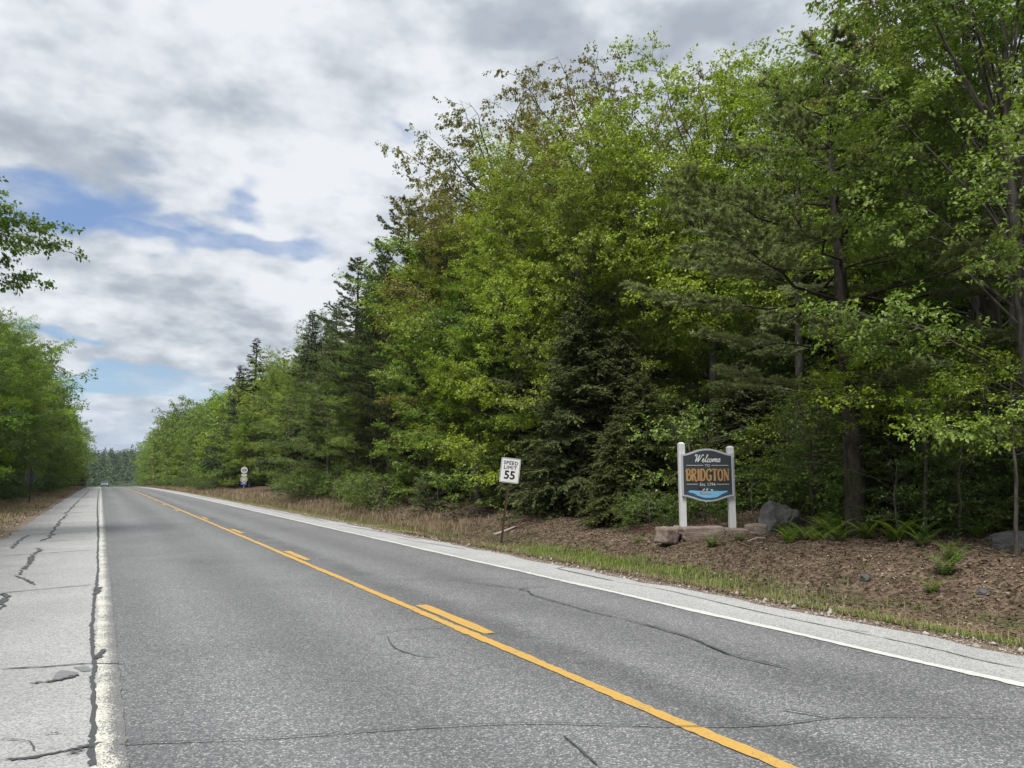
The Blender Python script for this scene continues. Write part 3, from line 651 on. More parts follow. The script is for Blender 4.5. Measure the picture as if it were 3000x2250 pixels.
proto('maple_b', broadleaf(12, 14, 4.2, 0.05, 38, 0.102, 9, widest=0.30, rise=0.5, sub_rate=3.0, twig_rate=8.0, flat=.8), 'bark_grey', 'leaf_maple', 14, 'maple_tree')
proto('beech_a', broadleaf(13, 12, 4.4, 0.04, 40, 0.098, 9, sub_rate=3.0, twig_rate=8.0, rise=0.66, flat=0.86, droop=0.05, sub_el=0.02), 'bark_grey', 'leaf_green', 12, 'beech_tree')
proto('ash_a', broadleaf(14, 16, 4.0, 0.30, 42, 0.11, 10, twig_rate=6, rise=0.45, flat=0.5, hang=0.5, widest=0.5), 'bark_grey', 'leaf_maple', 16, 'ash_tree')
proto('oak_a', broadleaf(15, 18, 4.6, 0.42, 36, 0.125, 12, rise=0.5, droop=0.03, flat=0.35, hang=0.8, sub_rate=1.9, twig_rate=3.3, bare=0.06, trunk_r=0.24, wander=0.12, limb_r=0.042, twiggy=True, widest=0.55, low=.7), 'bark_dark', 'leaf_olive', 18, 'oak_tree')
proto('oak_b', broadleaf(16, 18, 4.9, 0.42, 36, 0.12, 12, rise=0.42, droop=0.03, flat=0.35, hang=0.8, sub_rate=1.9, twig_rate=3.3, bare=0.06, trunk_r=0.24, wander=0.12, limb_r=0.042, twiggy=True, widest=0.6, low=.7), 'bark_dark', 'leaf_olive', 18, 'oak_tree')
proto('maple_h', broadleaf(17, 16, 4.4, 0.34, 36, 0.105, 9, widest=0.45, sub_rate=3.0, twig_rate=8, flat=.8), 'bark_grey', 'leaf_maple', 16, 'maple_tree')
variant('maple_d', 'maple_b', 'leaf_green', 'maple_tree')
variant('maple_o', 'maple_a', 'leaf_olive', 'oak_tree')
variant('beech_d', 'beech_a', 'leaf_deep', 'beech_tree')
proto('pine_a', pine(21, 15, 4.8, 0.27, wh=1.0, el0=0.06, needles=34), 'bark_dark', 'needle_pine', 15, 'white_pine')
proto('pine_b', pine(22, 17, 4.0, 0.16, ragged=0.5, wh=1.1, needles=20), 'bark_dark', 'needle_pine', 17, 'white_pine')
variant('pine_dk', 'pine_b', 'needle_dark', 'white_pine')
variant('pine_da', 'pine_a', 'needle_dark', 'white_pine')
proto('pine_young', pine(23, 4, 1.7, 0.03, leaf=0.12, tufts=2, needles=22, wh=0.36, dead=0), 'bark_dark', 'needle_pine', 4, 'young_pine')
proto('hemlock_a', hemlock(31, 8, 2.7, 0.01, leaf=0.10, nb=300, sub=11, per=11, irregular=0.22, power=0.55, wide=0.5, droop=0.22), 'bark_dark', 'needle_hemlock', 8, 'hemlock_tree')
proto('hemlock_b', hemlock(32, 15, 3.2, 0.03, leaf=0.14, nb=230, sub=6, per=7), 'bark_dark', 'needle_hemlock', 15, 'hemlock_tree')
proto('spruce_a', hemlock(33, 15, 4.0, 0.10, leaf=0.20, nb=170, sub=5, per=8, droop=0.14, power=0.85, irregular=0.35), 'bark_dark', 'needle_spruce', 15, 'spruce_tree')
proto('sapling_a', broadleaf(41, 4.2, 1.7, 0.14, 18, 0.10, 7, trunk_r=0.03, wander=0.05, sub_rate=2.6, twig_rate=4, flat=0.8, limb_r=0.012, rise=.6), 'bark_grey', 'leaf_green', 4.2, 'beech_sapling')
proto('sapling_b', broadleaf(42, 3.2, 1.5, 0.06, 18, 0.09, 8, trunk_r=0.025, wander=0.05, sub_rate=3.0, twig_rate=5, flat=0.75, limb_r=0.012, rise=.5), 'bark_grey', 'leaf_maple', 3.2, 'maple_sapling')
proto('sapling_c', broadleaf(44, 5.2, 2.5, 0.50, 20, 0.095, 8, trunk_r=0.035, wander=0.04, sub_rate=2.8, twig_rate=5, flat=0.82, limb_r=0.012, rise=.75, widest=.35, top=.9), 'bark_grey', 'leaf_maple', 5.2, 'maple_sapling')
variant('sapling_d', 'sapling_a', 'leaf_deep', 'beech_sapling')
proto('bush_a', broadleaf(43, 1.8, 1.4, 0.04, 22, 0.08, 8, trunk_r=0.02, wander=0.03, sub_rate=4, twig_rate=6, flat=0.6, limb_r=0.01), 'bark_grey', 'leaf_deep', 1.8, 'bush')
# coarser growth for trees seen from 90 m and more
proto('far_maple', broadleaf(51, 14, 4.6, 0.04, 46, 0.26, 5, sub_rate=1.5, twig_rate=2.6), 'bark_grey', 'leaf_green', 14, 'maple_tree')
variant('far_bright', 'far_maple', 'leaf_maple', 'maple_tree')
variant('far_olive', 'far_maple', 'leaf_olive', 'oak_tree')
proto('far_hemlock', hemlock(52, 14, 3.0, 0.03, leaf=0.30, nb=120, sub=3.5, per=4), 'bark_dark', 'needle_spruce', 14, 'hemlock_tree')
proto('far_pine', pine(53, 15, 3.8, 0.10, leaf=0.24, tufts=2, needles=7, wh=1.0, dead=0), 'bark_dark', 'needle_pine', 15, 'white_pine')

def plant(key, x, y, h=None, label='', cat='tree', group=None, rz=None, wide=1.0, sink=0.05, lean=0.0):
    p = PROTO[key]
    if not p['used']: r = p['root']; p['used'] = True
    else: r = copy_tree(p['root'])
    s = (h or p['H'])/p['H']
    r.location = (float(x), float(y), float(gz(x, y))-sink); r.scale = (s*wide, s*wide, s)
    r.rotation_euler = (lean, 0, random.uniform(0, 6.28) if rz is None else rz)
    tag(r, label, cat, group); return r
# skyline of the photograph on the right-hand side: (pixel column, pixel row of the tree tops)
SKX = [300, 420, 430, 480, 560, 600, 660, 735, 790, 850, 910, 1000, 1080, 1160, 1190, 1300, 1400, 1500, 1600, 1750, 1900, 1990, 2130, 2290, 2420, 2500, 3000]
SKY = [1400, 1330, 1270, 1210, 1170, 1150, 1120, 1080, 1020, 950, 890, 790, 670, 610, 560, 420, 420, 400, 400, 360, 330, 260, 150, 110, 60, -50, -400]
def sky_h(x, y, m=0.97):
    px, _, c = to_px(x, y, 5.0)
    row = np.interp(px-2.0/c*F, SKX, SKY)          # the crown reaches about 2 m left of the trunk
    lo, hi = 0.0, 40.0
    for _ in range(30):
        mid = (lo+hi)/2
        if to_px(x, y, mid)[1] > row: lo = mid
        else: hi = mid
    return (lo-float(gz(x, y)))*m
def col_at(px, Xw):
    """point on the line X = Xw seen in pixel column px"""
    a = math.atan((px-CX)/F*math.cos(0))
    d = ray(px, 1395); return Xw, d[1]*Xw/d[0]
def key_tree(key, px, Xw, row, label, wide=1.0, rz=None, cat='tree', hmin=2):
    x, y = col_at(px, Xw); lo, hi = 0.0, 40.0
    for _ in range(30):
        mid = (lo+hi)/2
        if to_px(x, y, mid)[1] > row: lo = mid
        else: hi = mid
    return plant(key, x, y, max(hmin, lo-float(gz(x, y))), label, cat, None, rz, wide)
KEYS = [
 ('maple_a', 3040, 15.2, -520, 'tall bright green maple at the right edge of the photo, its top cut off', .9, 0.4),
 ('maple_h', 3000, 17.2, -330, 'tall yellow green maple behind the one at the right edge', 1.0, 2.0),
 ('oak_a', 2950, 20.5, -560, 'tall dark trunked oak rising out of the frame at top right', 1.0, 1.0),
 ('pine_a', 2500, 14.4, 70, 'white pine behind and right of the welcome sign with long level boughs', 1.4, 0.6),
 ('maple_h', 2350, 19.4, 140, 'green maple with high crown above the white pine boughs', 1.0, 3.1),
 ('ash_a', 2100, 18.6, 125, 'ash with drooping leaf bunches above and behind the welcome sign', 1.0, 1.3),
 ('ash_a', 1900, 17.8, 300, 'slender ash left of the drooping ash, pale green upper crown', 1.0, 4.0),
 ('oak_b', 1760, 19.0, 140, 'tallest olive oak with open airy crown against the clouds', .95, 0.4),
 ('maple_b', 1690, 15.8, 365, 'bright yellow green rounded maple below the tallest olive oak', 1.0, 5.0),
 ('oak_a', 1470, 18.6, 255, 'olive oak with bare twigs left of the tallest oak, second highest crown', 1.0, 2.4),
 ('maple_o', 1390, 16.6, 560, 'brownish olive oak below the open crowned oaks', 1.0, 1.1),
 ('hemlock_a', 1705, 14.3, 850, 'dark dense hemlock between the speed limit sign and the welcome sign', .98, 0.3),
 ('hemlock_a', 1575, 15.2, 985, 'dark hemlock rising behind the speed limit sign, left of the tallest hemlock', 1.0, 4.1),
 ('hemlock_a', 1830, 15.4, 960, 'dark hemlock between the tallest hemlock and the welcome sign', 1.0, 5.2),
 ('hemlock_a', 1880, 14.0, 1080, 'small dark hemlock directly left of the welcome sign posts', 1.1, 2.2),
 ('maple_d', 1400, 14.4, 800, 'leafy green maple above and left of the speed limit sign', 1.15, 0.9),
 ('maple_a', 1530, 14.6, 640, 'light green maple behind the dark hemlock, left of its tip', 1.0, 3.7),
 ('pine_dk', 1190, 16.0, 560, 'tall white pine with ragged spire at the left of the olive oaks', 1.25, 0.2),
 ('pine_dk', 1030, 15.6, 740, 'white pine with long level boughs left of the ragged spire pine', 1.3, 2.9),
 ('beech_a', 960, 13.2, 1090, 'leafy beech in front of the white pines above the dry grass verge', 1.1, 1.9),
 ('pine_da', 1140, 14.2, 800, 'white pine with dark level boughs close above the dry grass verge', 1.15, 1.9),
 ('pine_da', 1250, 15.0, 680, 'white pine between the ragged spire pine and the leafy green maple', 1.0, 4.4),
 ('spruce_a', 735, 16.2, 985, 'dark pointed spruce standing alone above the roadside canopy', 1.25, 0.7),
 ('spruce_a', 690, 15.4, 1065, 'shorter dark spruce just left of the lone pointed spruce', 1.0, 3.3),
 ('spruce_a', 900, 16.5, 900, 'dark spruce tip breaking the skyline right of the lone spruce', .9, 1.5),
 ('far_maple', 540, 14.0, 1150, 'rounded pale maple crown above the far end of the right treeline', .9, 2.0),
 ('far_maple', 490, 13.5, 1190, 'second rounded crown next to the far end of the right treeline', .8, 5.0),
]
taken = []
for key, px, Xw, row, lab, wide, rz in KEYS:
    r = key_tree(key, px, Xw, row, lab, wide, rz); taken.append((r.location.x, r.location.y))
# the roadside row on the right, running to the crest
rr = random.Random(5)
y = 31.0
FRONT = ['maple_d', 'beech_a', 'pine_dk', 'maple_a', 'hemlock_b', 'beech_d', 'maple_b', 'pine_a', 'maple_d', 'beech_a']
FARK = ['far_maple', 'far_maple', 'far_hemlock', 'far_bright', 'far_pine', 'far_maple', 'far_maple', 'far_bright']
k = 0
KINDW = {'maple': 'maple', 'beech': 'beech', 'pine': 'white pine', 'hemlock': 'hemlock', 'ash': 'ash', 'oak': 'oak', 'spruce': 'spruce'}
def kindw(key):
    nm = PROTO[key]['name']; return nm.replace('_tree', '').replace('_', ' ')
nfr = nfl = 0
WORDS = 'first second third fourth fifth sixth seventh eighth ninth tenth eleventh twelfth thirteenth fourteenth fifteenth sixteenth seventeenth eighteenth nineteenth twentieth'.split()
def ORD(n):
    if n <= 20: return WORDS[n-1]
    t = {2: 'twenty', 3: 'thirty', 4: 'forty', 5: 'fifty', 6: 'sixty'}
    return {30: 'thirtieth', 40: 'fortieth', 50: 'fiftieth', 60: 'sixtieth'}.get(n) or t[n//10]+'-'+WORDS[n % 10-1]
KDESC = {}
for k0 in PROTO:
    nm = PROTO[k0]['name'].replace('_tree', '').replace('_', ' ')
    KDESC[k0] = {'maple_d': 'a mid green', 'beech_a': 'a leafy', 'beech_d': 'a deep green', 'maple_a': 'a yellow green', 'maple_b': 'a bright green', 'maple_o': 'an olive brown', 'far_bright': 'a bright', 'far_olive': 'an olive', 'far_maple': 'a green'}.get(k0, 'a dark')+' '+nm
while y < 330:
    for row_x in ((13.9, 14.9), (17.0, 19.0), (21.0, 24.0)):
        if row_x[0] > 19 and y > 200: continue
        x = rr.uniform(*row_x); yy = y+rr.uniform(-1.2, 1.2)
        pxs = to_px(x, yy, 2)[0]
        if row_x[0] < 14 and 56 < yy < 86: x += 3.0
        far = yy > 88
        key = rr.choice(FARK if far else FRONT)
        if 40 < yy < 66 and rr.random() < .65: key = rr.choice(['pine_dk', 'pine_da', 'hemlock_b'])
        if any((x-a)**2+(yy-b)**2 < 3.0 for a, b in taken): continue
        full = sky_h(x, yy, 1.0)
        fr = row_x[0] < 15
        h = full*(rr.uniform(0.62, 0.86) if fr else rr.uniform(0.84, 1.0))
        h = max(4.5, min(h, 21))
        kw = kindw(key)
        if fr: nfr += 1; lab = f'{ORD(nfr)} tree of the right roadside row beyond the speed limit sign, {KDESC[key]}'
        else: lab = f'{kw} standing behind the roadside row of trees on the right'
        plant(key, x, yy, h, lab, 'tree', 'trees of the right roadside row' if fr else f'{kw} trees behind the right roadside row', None, rr.uniform(0.95, 1.2)*(1.25 if h < 8 else 1.0))
        taken.append((x, yy))
    y += 3.5 if y < 88 else (5.0 if y < 180 else 8.0)
    k += 1
# the deep wood behind the signs
for j in range(62):
    y = rr.uniform(0.5, 48); x = rr.uniform(20.5, 46)
    if x < 20 and y < 3: continue
    if any((x-a)**2+(y-b)**2 < 4.5 for a, b in taken): continue
    if to_px(x, y, 5)[2] < 5: continue
    key = rr.choice(['maple_d', 'beech_d', 'hemlock_b', 'maple_a', 'hemlock_b', 'pine_b', 'beech_d', 'beech_a'])
    h = min(sky_h(x, y, rr.uniform(0.72, 0.93)), 18)
    if h < 3: continue
    kw = kindw(key)
    plant(key, x, y, h, f'{kw} deep in the shady wood behind the welcome sign', 'tree', f'{kw} trees deep in the right-hand wood', None, rr.uniform(.95, 1.15)); taken.append((x, y))
# understorey in front of and between the trunks
UND = [
 ('sapling_c', 2700, 14.3, 985, 'bright leafy maple sapling hanging over the bank at right', 1.1), ('sapling_c', 2960, 13.6, 1060, 'maple sapling with spreading top at the far right edge of the bank', 1.1),
 ('sapling_c', 2520, 16.6, 1060, 'maple sapling behind the grey boulder, reaching right', 1.0), ('sapling_b', 2440, 16.4, 1250, 'low maple sapling just right of the grey boulder', 1.1),
 ('sapling_d', 2620, 14.2, 1280, 'dark leafy sapling between the two grey rocks', 1.2), ('sapling_d', 2800, 14.6, 1230, 'dark sapling left of the rock at right', 1.2),
 ('sapling_b', 1960, 15.0, 1170, 'maple sapling peeping out above the left sign post', 1.1), ('bush_a', 1900, 12.9, 1460, 'low dark bush at the left end of the granite planter', 1.1),
 ('bush_a', 2060, 14.4, 1490, 'low dark bush behind the granite planter, between the sign posts', 1.1), ('sapling_d', 2200, 16.2, 1330, 'dark sapling right behind the right sign post', 1.2),
 ('hemlock_a', 1800, 13.2, 1230, 'small hemlock at the foot of the dark hemlock, to its right', 1.0), ('hemlock_a', 1600, 14.2, 1250, 'young hemlock directly behind the speed limit sign', 1.2),
 ('pine_young', 1250, 12.0, 1375, 'bushy young pine left of the speed limit sign', 1.3), ('pine_young', 1120, 12.3, 1385, 'young pine two along from the speed limit sign', 1.25),
 ('sapling_b', 1400, 12.6, 1300, 'leafy sapling just left of the speed limit sign', 1.2), ('pine_young', 1000, 12.2, 1390, 'young pine in the middle of the dry grass verge', 1.3),
 ('sapling_d', 900, 12.9, 1350, 'dark sapling right of the round club signs', 1.2), ('pine_young', 815, 13.2, 1370, 'young pine next to the round club signs', 1.1),
]
for key, px, Xw, row, lab, wide in UND: key_tree(key, px, Xw, row, lab, wide, None, 'sapling' if 'sap' in key else ('bush' if 'bush' in key else 'tree'), 1.0)
for px, Xw, row, key in [(2400, 17.5, 1230, 'sapling_d'), (2580, 17.0, 1150, 'sapling_d'), (2660, 16.0, 1290, 'sapling_a'), (2750, 16.8, 1180, 'sapling_d'), (2870, 15.8, 1230, 'sapling_a'), (2960, 16.4, 1180, 'sapling_d'), (2330, 18.0, 1200, 'sapling_a'), (2500, 16.2, 1330, 'bush_a'), (2700, 15.6, 1400, 'bush_a'), (2840, 15.4, 1400, 'bush_a'), (2600, 18.5, 1050, 'sapling_d'), (2850, 18.0, 1040, 'sapling_d')]:
    key_tree(key, px, Xw, row, 'shaded leafy sapling filling the dark wood edge right of the boulder', 1.25, None, 'sapling', 1.0)['group'] = 'saplings along the dark wood edge'
for j in range(46):
    y = rr.uniform(3, 26); x = rr.uniform(15.0, 24)
    if to_px(x, y, 2)[2] < 6: continue
    key = rr.choice(['sapling_d', 'sapling_a', 'bush_a', 'sapling_d', 'hemlock_a'])
    kw = PROTO[key]['name'].replace('_tree', '').replace('_', ' ')
    plant(key, x, y, PROTO[key]['H']*rr.uniform(.6, 1.1)*(0.55 if key == 'hemlock_a' else 1), f'shaded {kw} in the understorey behind the bank', 'sapling', f'{kw} understorey of the right-hand wood', None, rr.uniform(1.0, 1.3))
for j in range(40):
    y = 30+j*4.2+rr.uniform(-1.5, 1.5); x = rr.uniform(11.9, 12.9)
    if abs(to_px(x, y, 1)[0]-713) < 55 or 58 < y < 82: continue
    key = rr.choice(['bush_a', 'sapling_d', 'pine_young', 'bush_a', 'sapling_a', 'bush_a'])
    kw = PROTO[key]['name'].replace('_', ' ')
    plant(key, x, y, PROTO[key]['H']*rr.uniform(.7, 1.0)*(.6 if key != 'bush_a' else 1), f'low {kw} fringing the dry verge under the right-hand trees', 'bush', f'{kw} fringe on the right verge', None, rr.uniform(1.1, 1.5))
# left-hand wood
SLX = [-400, 0, 60, 110, 125, 165, 200, 230, 262, 300]; SLY = [640, 800, 850, 930, 980, 1060, 1160, 1215, 1270, 1370]
def left_h(x, y):
    edge = x+3.0
    px, _, c = to_px(edge, y, 5.0); row = np.interp(px, SLX, SLY); lo, hi = 0.0, 40.0
    for _ in range(30):
        mid = (lo+hi)/2
        if to_px(x, y, mid)[1] > row: lo = mid
        else: hi = mid
    return lo-float(gz(x, y))
y = 34.0
while y < 330:
    for a, b in ((-7.6, -6.9), (-10.5, -9.0), (-14, -12)):
        if a < -11 and y > 150: continue
        x = rr.uniform(a, b)-(0.9 if y < 75 else 0); yy = y+rr.uniform(-1, 1); far = yy > 100
        key = rr.choice(['far_maple', 'far_bright', 'far_hemlock', 'far_maple', 'far_pine'] if far else ['maple_d', 'beech_a', 'maple_b', 'hemlock_b', 'beech_d', 'maple_a'])
        if far and yy > 190 and a > -8: key = 'far_hemlock' if rr.random() < .6 else 'far_pine'
        h = max(5, min(left_h(x, yy)*rr.uniform(.74, 1.08), 19)); kw = kindw(key)
        fr = a > -8
        if fr: nfl += 1
        lab = f'{ORD(nfl)} tree of the left treeline counting away from the viewer, {KDESC[key]}' if fr else f'{kw} behind the treeline on the left'
        plant(key, x, yy, h, lab, 'tree', 'trees of the left treeline' if fr else f'{kw} trees behind the left treeline', None, rr.uniform(.9, 1.1)*(1.15 if h < 9 else 1)); taken.append((x, yy))
    y += 4.2 if y < 100 else (5.5 if y < 190 else 8)
for j in range(26):
    y = 44+j*5+rr.uniform(-1.5, 1.5); x = rr.uniform(-6.2, -5.3); key = rr.choice(['bush_a', 'sapling_d', 'pine_young', 'bush_a']); kw = PROTO[key]['name'].replace('_', ' ')
    plant(key, x, y, PROTO[key]['H']*rr.uniform(.6, 1.0)*(.7 if key != 'bush_a' else 1), f'low {kw} at the foot of the left treeline', 'bush', f'{kw} fringe on the left verge', None, rr.uniform(1.0, 1.3))
# the oak whose bough hangs into the frame at the left
ox, oy = -7.2, 25.5
rg = np.random.default_rng(9); ext = []
for (px, row, depth, z0) in [(205, 740, 24.5, 7.4), (150, 660, 24.0, 7.9), (95, 830, 25.0, 7.0), (60, 720, 26.0, 7.6), (-10, 560, 25.0, 9.0), (10, 640, 24.0, 8.4)]:
    e = at_depth(px, row, depth)-np.array([ox, oy, float(gz(ox, oy))]); s = np.linspace(0, 1, 7)[:, None]; p0 = np.array([0, 0, z0])
    P = p0*(1-s)+e*s; P[:, 2] += np.sin(s[:, 0]*PI)*0.5; P[1:-1] += rg.normal(0, .10, (5, 3)); ext.append((P, 3.4, math.atan2(e[1], e[0])))
proto('oak_left', broadleaf(61, 13, 4.0, 0.5, 12, 0.13, 9, flat=.4, hang=.6, sub_rate=6.0, twig_rate=6.0, pad=.3, trunk_r=.2, extra=ext, limb_r=.022, bare=.05, twiggy=True), 'bark_dark', 'leaf_green', 13, 'oak_tree')
plant('oak_left', ox, oy, None, 'oak at the left edge whose leafy bough hangs over the shoulder against the clouds', 'tree', None, 0.0, 1.0, 0.0)
# prototypes that were never planted are removed
for p in PROTO.values():
    if not p['used']:
        for ch in list(p['root'].children): bpy.data.objects.remove(ch)
        bpy.data.objects.remove(p['root'])
# ------------------------------------------------------------------ forested hill beyond the crest (reads as one mass)
def far_wood():
    rng = np.random.default_rng(77); n = 1900
    x = rng.uniform(-150, 190, n); y = rng.uniform(520, 790, n); z = gz(x, y); h = rng.uniform(9, 15, n); con = rng.random(n) < .3
    per = 64; idx = np.repeat(np.arange(n), per); m = len(idx); u = rng.uniform(0, 1, m); a = rng.uniform(0, 6.28, m)
    r = np.where(con[idx], 2.6*(1-u)**.9, 4.0*np.sqrt(np.clip(1-(2*u-1)**2, 0, 1))*.95+.3)*np.sqrt(rng.uniform(.35, 1, m))
    hh = np.where(con[idx], h[idx]*1.25, h[idx]); zz_ = z[idx]+hh*(0.12+0.88*u)
    P = np.stack([x[idx]+r*np.cos(a), y[idx]+r*np.sin(a), zz_], 1)
    d = np.stack([np.cos(a), np.sin(a), rng.normal(0, .3, m)], 1); nr = np.stack([np.cos(a)*.6, np.sin(a)*.6, .35+.9*u], 1)+rng.normal(0, .22, (m, 3)); d = np.cross(nr, rng.normal(0, 1, (m, 3)))
    sz = rng.uniform(.8, 1.7, m)
    V, T = leaves_np(P, d, unit(nr), sz, sz*.8, .2)
    tw = np.where(con, 0.0, .35)[idx]+rng.uniform(0, .5, n)[idx]+rng.uniform(0, .2, m)
    o = mesh_obj('far_forest', V, T, MATS['leaf_far'], None, {'tint': np.repeat(np.clip(tw, 0, 1), 4)}); tag(o, 'wooded hill closing the view beyond the road crest', 'forest', kind='stuff')
far_wood()

# ------------------------------------------------------------------ small helpers for the roadside things
import bmesh
from mathutils import noise as mnoise
def hit(px, py):
    """where the line of sight through a photo pixel meets the terrain"""
    d = ray(px, py); t0, t1 = 3.0, 400.0; tp = t0
    for t in np.linspace(t0, t1, 4000):
        p = d*t
        if p[2]+EYE < gz(p[0], p[1]):
            a, b = tp, t
            for _ in range(30):
                m = (a+b)/2; q = d*m
                if q[2]+EYE < gz(q[0], q[1]): b = m
                else: a = m
            q = d*b; return np.array([q[0], q[1], float(gz(q[0], q[1]))])
        tp = t
    return None
def text_mesh(txt, size, spacing=1.0):
    cu = bpy.data.curves.new('lettering', 'FONT'); cu.body = txt; cu.size = size; cu.align_x = 'CENTER'; cu.align_y = 'CENTER'; cu.resolution_u = 3; cu.space_character = spacing
    o = bpy.data.objects.new('tmp', cu); COL.objects.link(o)
    dg = bpy.context.evaluated_depsgraph_get(); dg.update(); me = bpy.data.meshes.new_from_object(o.evaluated_get(dg))
    bpy.data.objects.remove(o); bpy.data.curves.remove(cu); return me
def text_part(txt, size, cx, cz, y, mat, parent, sx=1.0, bold=0.0, shear=0.0, spacing=1.0):
    me = text_mesh(txt, size, spacing); V = np.array([v.co[:] for v in me.vertices])
    mid = (V.max(0)+V.min(0))/2; V = V-mid; x = V[:, 0]*sx+shear*V[:, 1]
    offs = [(0, 0)] if not bold else [(-bold, 0), (bold, 0), (0, bold), (0, -bold)]
    Va, Fa = [], []
    for k, (dx, dz) in enumerate(offs):
        b = len(Va)*len(V); Va.append(np.stack([cx+x+dx, np.full(len(V), y-0.0004*k), cz+V[:, 1]+dz], 1)); Fa += [[i+b for i in p.vertices] for p in me.polygons]
    bpy.data.meshes.remove(me)
    return mesh_obj('lettering', np.concatenate(Va), Fa, MATS[mat], parent)
def ribbon_letters(strokes, y, mat, parent, name='lettering', sx=1.0, sz=1.0, ox=0.0, oz=0.0, shear=0.0):
    mb = MB()
    for k, (pts, w) in enumerate(strokes):
        P = np.array(pts, float); P = smooth_poly(P, 5) if len(P) > 2 else P
        P = np.stack([ox+(P[:, 0]+shear*P[:, 1])*sx, oz+P[:, 1]*sz], 1)
        T = np.gradient(P, axis=0); T = unit(T); Nn = np.stack([-T[:, 1], T[:, 0]], 1)*w/2
        A, B = P+Nn, P-Nn; n = len(P)
        vs = [(a[0], y-0.0003*k, a[1]) for a in A]+[(b[0], y-0.0003*k, b[1]) for b in B]
        mb.add(vs, [(i, i+n, i+n+1, i+1) for i in range(n-1)])
    return mb.build(name, MATS[mat], parent)
def rock_mesh(name, dims, seed, mat, parent=None, block=False, rough=0.16, sub=4):
    """fractured rock: a ball cut back by random planes, then roughened"""
    rg_ = np.random.default_rng(int(seed*100)); bm = bmesh.new()
    if block:
        bmesh.ops.create_cube(bm, size=2.0); bmesh.ops.subdivide_edges(bm, edges=bm.edges[:], cuts=9, use_grid_fill=True)
    else: bmesh.ops.create_icosphere(bm, subdivisions=sub, radius=1.0)
    PN = unit(rg_.normal(0, 1, (11, 3))); PD = rg_.uniform(0.62, 0.95, 11)
    for v in bm.verts:
        c = v.co.copy()
        if block:
            p = 9.0; l = (abs(c.x)**p+abs(c.y)**p+abs(c.z)**p)**(1/p); c = c/l
        else:
            u = np.array(c.normalized()); dt = PN@u; k = np.where(dt > 0.05, PD/np.maximum(dt, .05), 9).min(); c = Vector(u*min(1.05, k))
        n = mnoise.fractal(c*1.6+Vector((seed*7.1, seed*3.3, seed)), 0.8, 2.1, 6)
        n2 = mnoise.noise(c*0.9+Vector((seed, seed*2, seed*5)))
        c = c*(1+rough*0.55*n+rough*0.5*n2)
        v.co = Vector((c.x*dims[0]/2, c.y*dims[1]/2, c.z*dims[2]/2))
    me = bpy.data.meshes.new(name); bm.to_mesh(me); bm.free(); me.materials.append(MATS[mat])
    o = bpy.data.objects.new(name, me); COL.objects.link(o)
    if parent: o.parent = parent
    return o

# ------------------------------------------------------------------ town welcome sign
SD = 18.4; SCL = F/SD
c0 = at_depth(2069, 1392, SD)
gzs = float(gz(c0[0], c0[1]))
welcome = empty('welcome_sign', (c0[0], c0[1], gzs), -TH)
tag(welcome, 'carved dark slate town welcome sign between two white posts on granite planter', 'sign')
pz = c0[2]-gzs                                            # panel centre above ground
for sx_, top, bot in ((-71.5, 1296, 1560), (71.5, 1307, 1562)):
    x = sx_*SD/F; zt = (1392-top)*SD/F+pz; zb = -0.15; w = 0.148; h = w/2
    mb = MB(); ch = 0.03
    ring = lambda a, z: [(x-a, -a, z), (x+a, -a, z), (x+a, a, z), (x-a, a, z)]
    vs = ring(h, zb)+ring(h, zt-0.035)+ring(h*0.45, zt)
    fs = [(3, 2, 1, 0), (8, 9, 10, 11)]
    for r_ in range(2):
        for i in range(4): j = (i+1) % 4; fs.append((r_*4+i, r_*4+j, r_*4+4+j, r_*4+4+i))
    mb.add(vs, fs); post = mb.build('post', MATS['post_white'], welcome)
def sign_outline(hw, hh, arch, n=26):
    xs = np.linspace(-hw, hw, n); b = arch*np.array([float(sstep(0, 1, 1.06*(1-abs(x)/hw)))**0.9 for x in xs])
    return [(x, hh+v) for x, v in zip(xs, b)][::-1], [(x, -hh-v*0.95) for x, v in zip(xs, b)]
def sign_poly(hw, hh, arch, dz):
    t, b = sign_outline(hw, hh, arch); return [(x, z+dz) for x, z in b+t]
YF = -0.075
panel = MB().prism(sign_poly(0.612, 0.492, 0.135, pz), YF-0.055, YF-0.001).build('panel', MATS['panel_trim'], welcome)
MB().prism(sign_poly(0.572, 0.456, 0.130, pz), YF-0.0575, YF-0.0555).build('panel_face', MATS['panel_slate'], panel)
yl = YF-0.0605
WEL = [([(0.02, .80), (0.02, .98), (.18, 1.02), (.34, .92), (.32, .5), (.26, .02)], .022), ([(.26, .02), (.6, .45), (.86, 1.0)], .016), ([(.86, 1.0), (.78, .5), (.74, .02)], .026), ([(.74, .02), (1.1, .45), (1.38, .98), (1.58, 1.0), (1.56, .84)], .016),
       ([(1.5, .16), (1.8, .26), (1.88, .43), (1.74, .46), (1.62, .22), (1.78, .0), (2.06, .14), (2.34, .6), (2.48, .98), (2.36, .98), (2.24, .4), (2.32, .02), (2.5, .06), (2.62, .16)], .018),
       ([(2.96, .36), (2.84, .47), (2.66, .3), (2.74, .0), (2.98, .06), (3.1, .18)], .018), ([(3.3, .46), (3.1, .25), (3.2, .0), (3.44, .08), (3.5, .34), (3.3, .46)], .018), ([(3.45, .40), (3.58, .34), (3.72, .42)], .013),
       ([(3.76, .45), (3.68, .0)], .022), ([(3.70, .15), (3.95, .46), (4.03, .34), (3.96, .0)], .019), ([(3.98, .15), (4.22, .46), (4.31, .34), (4.24, .0)], .019), ([(4.26, .15), (4.50, .46), (4.58, .34), (4.53, .04), (4.68, .03), (4.85, .16), (5.06, .28), (5.1, .44), (4.96, .46), (4.86, .2), (5.0, .0), (5.3, .16)], .018)]
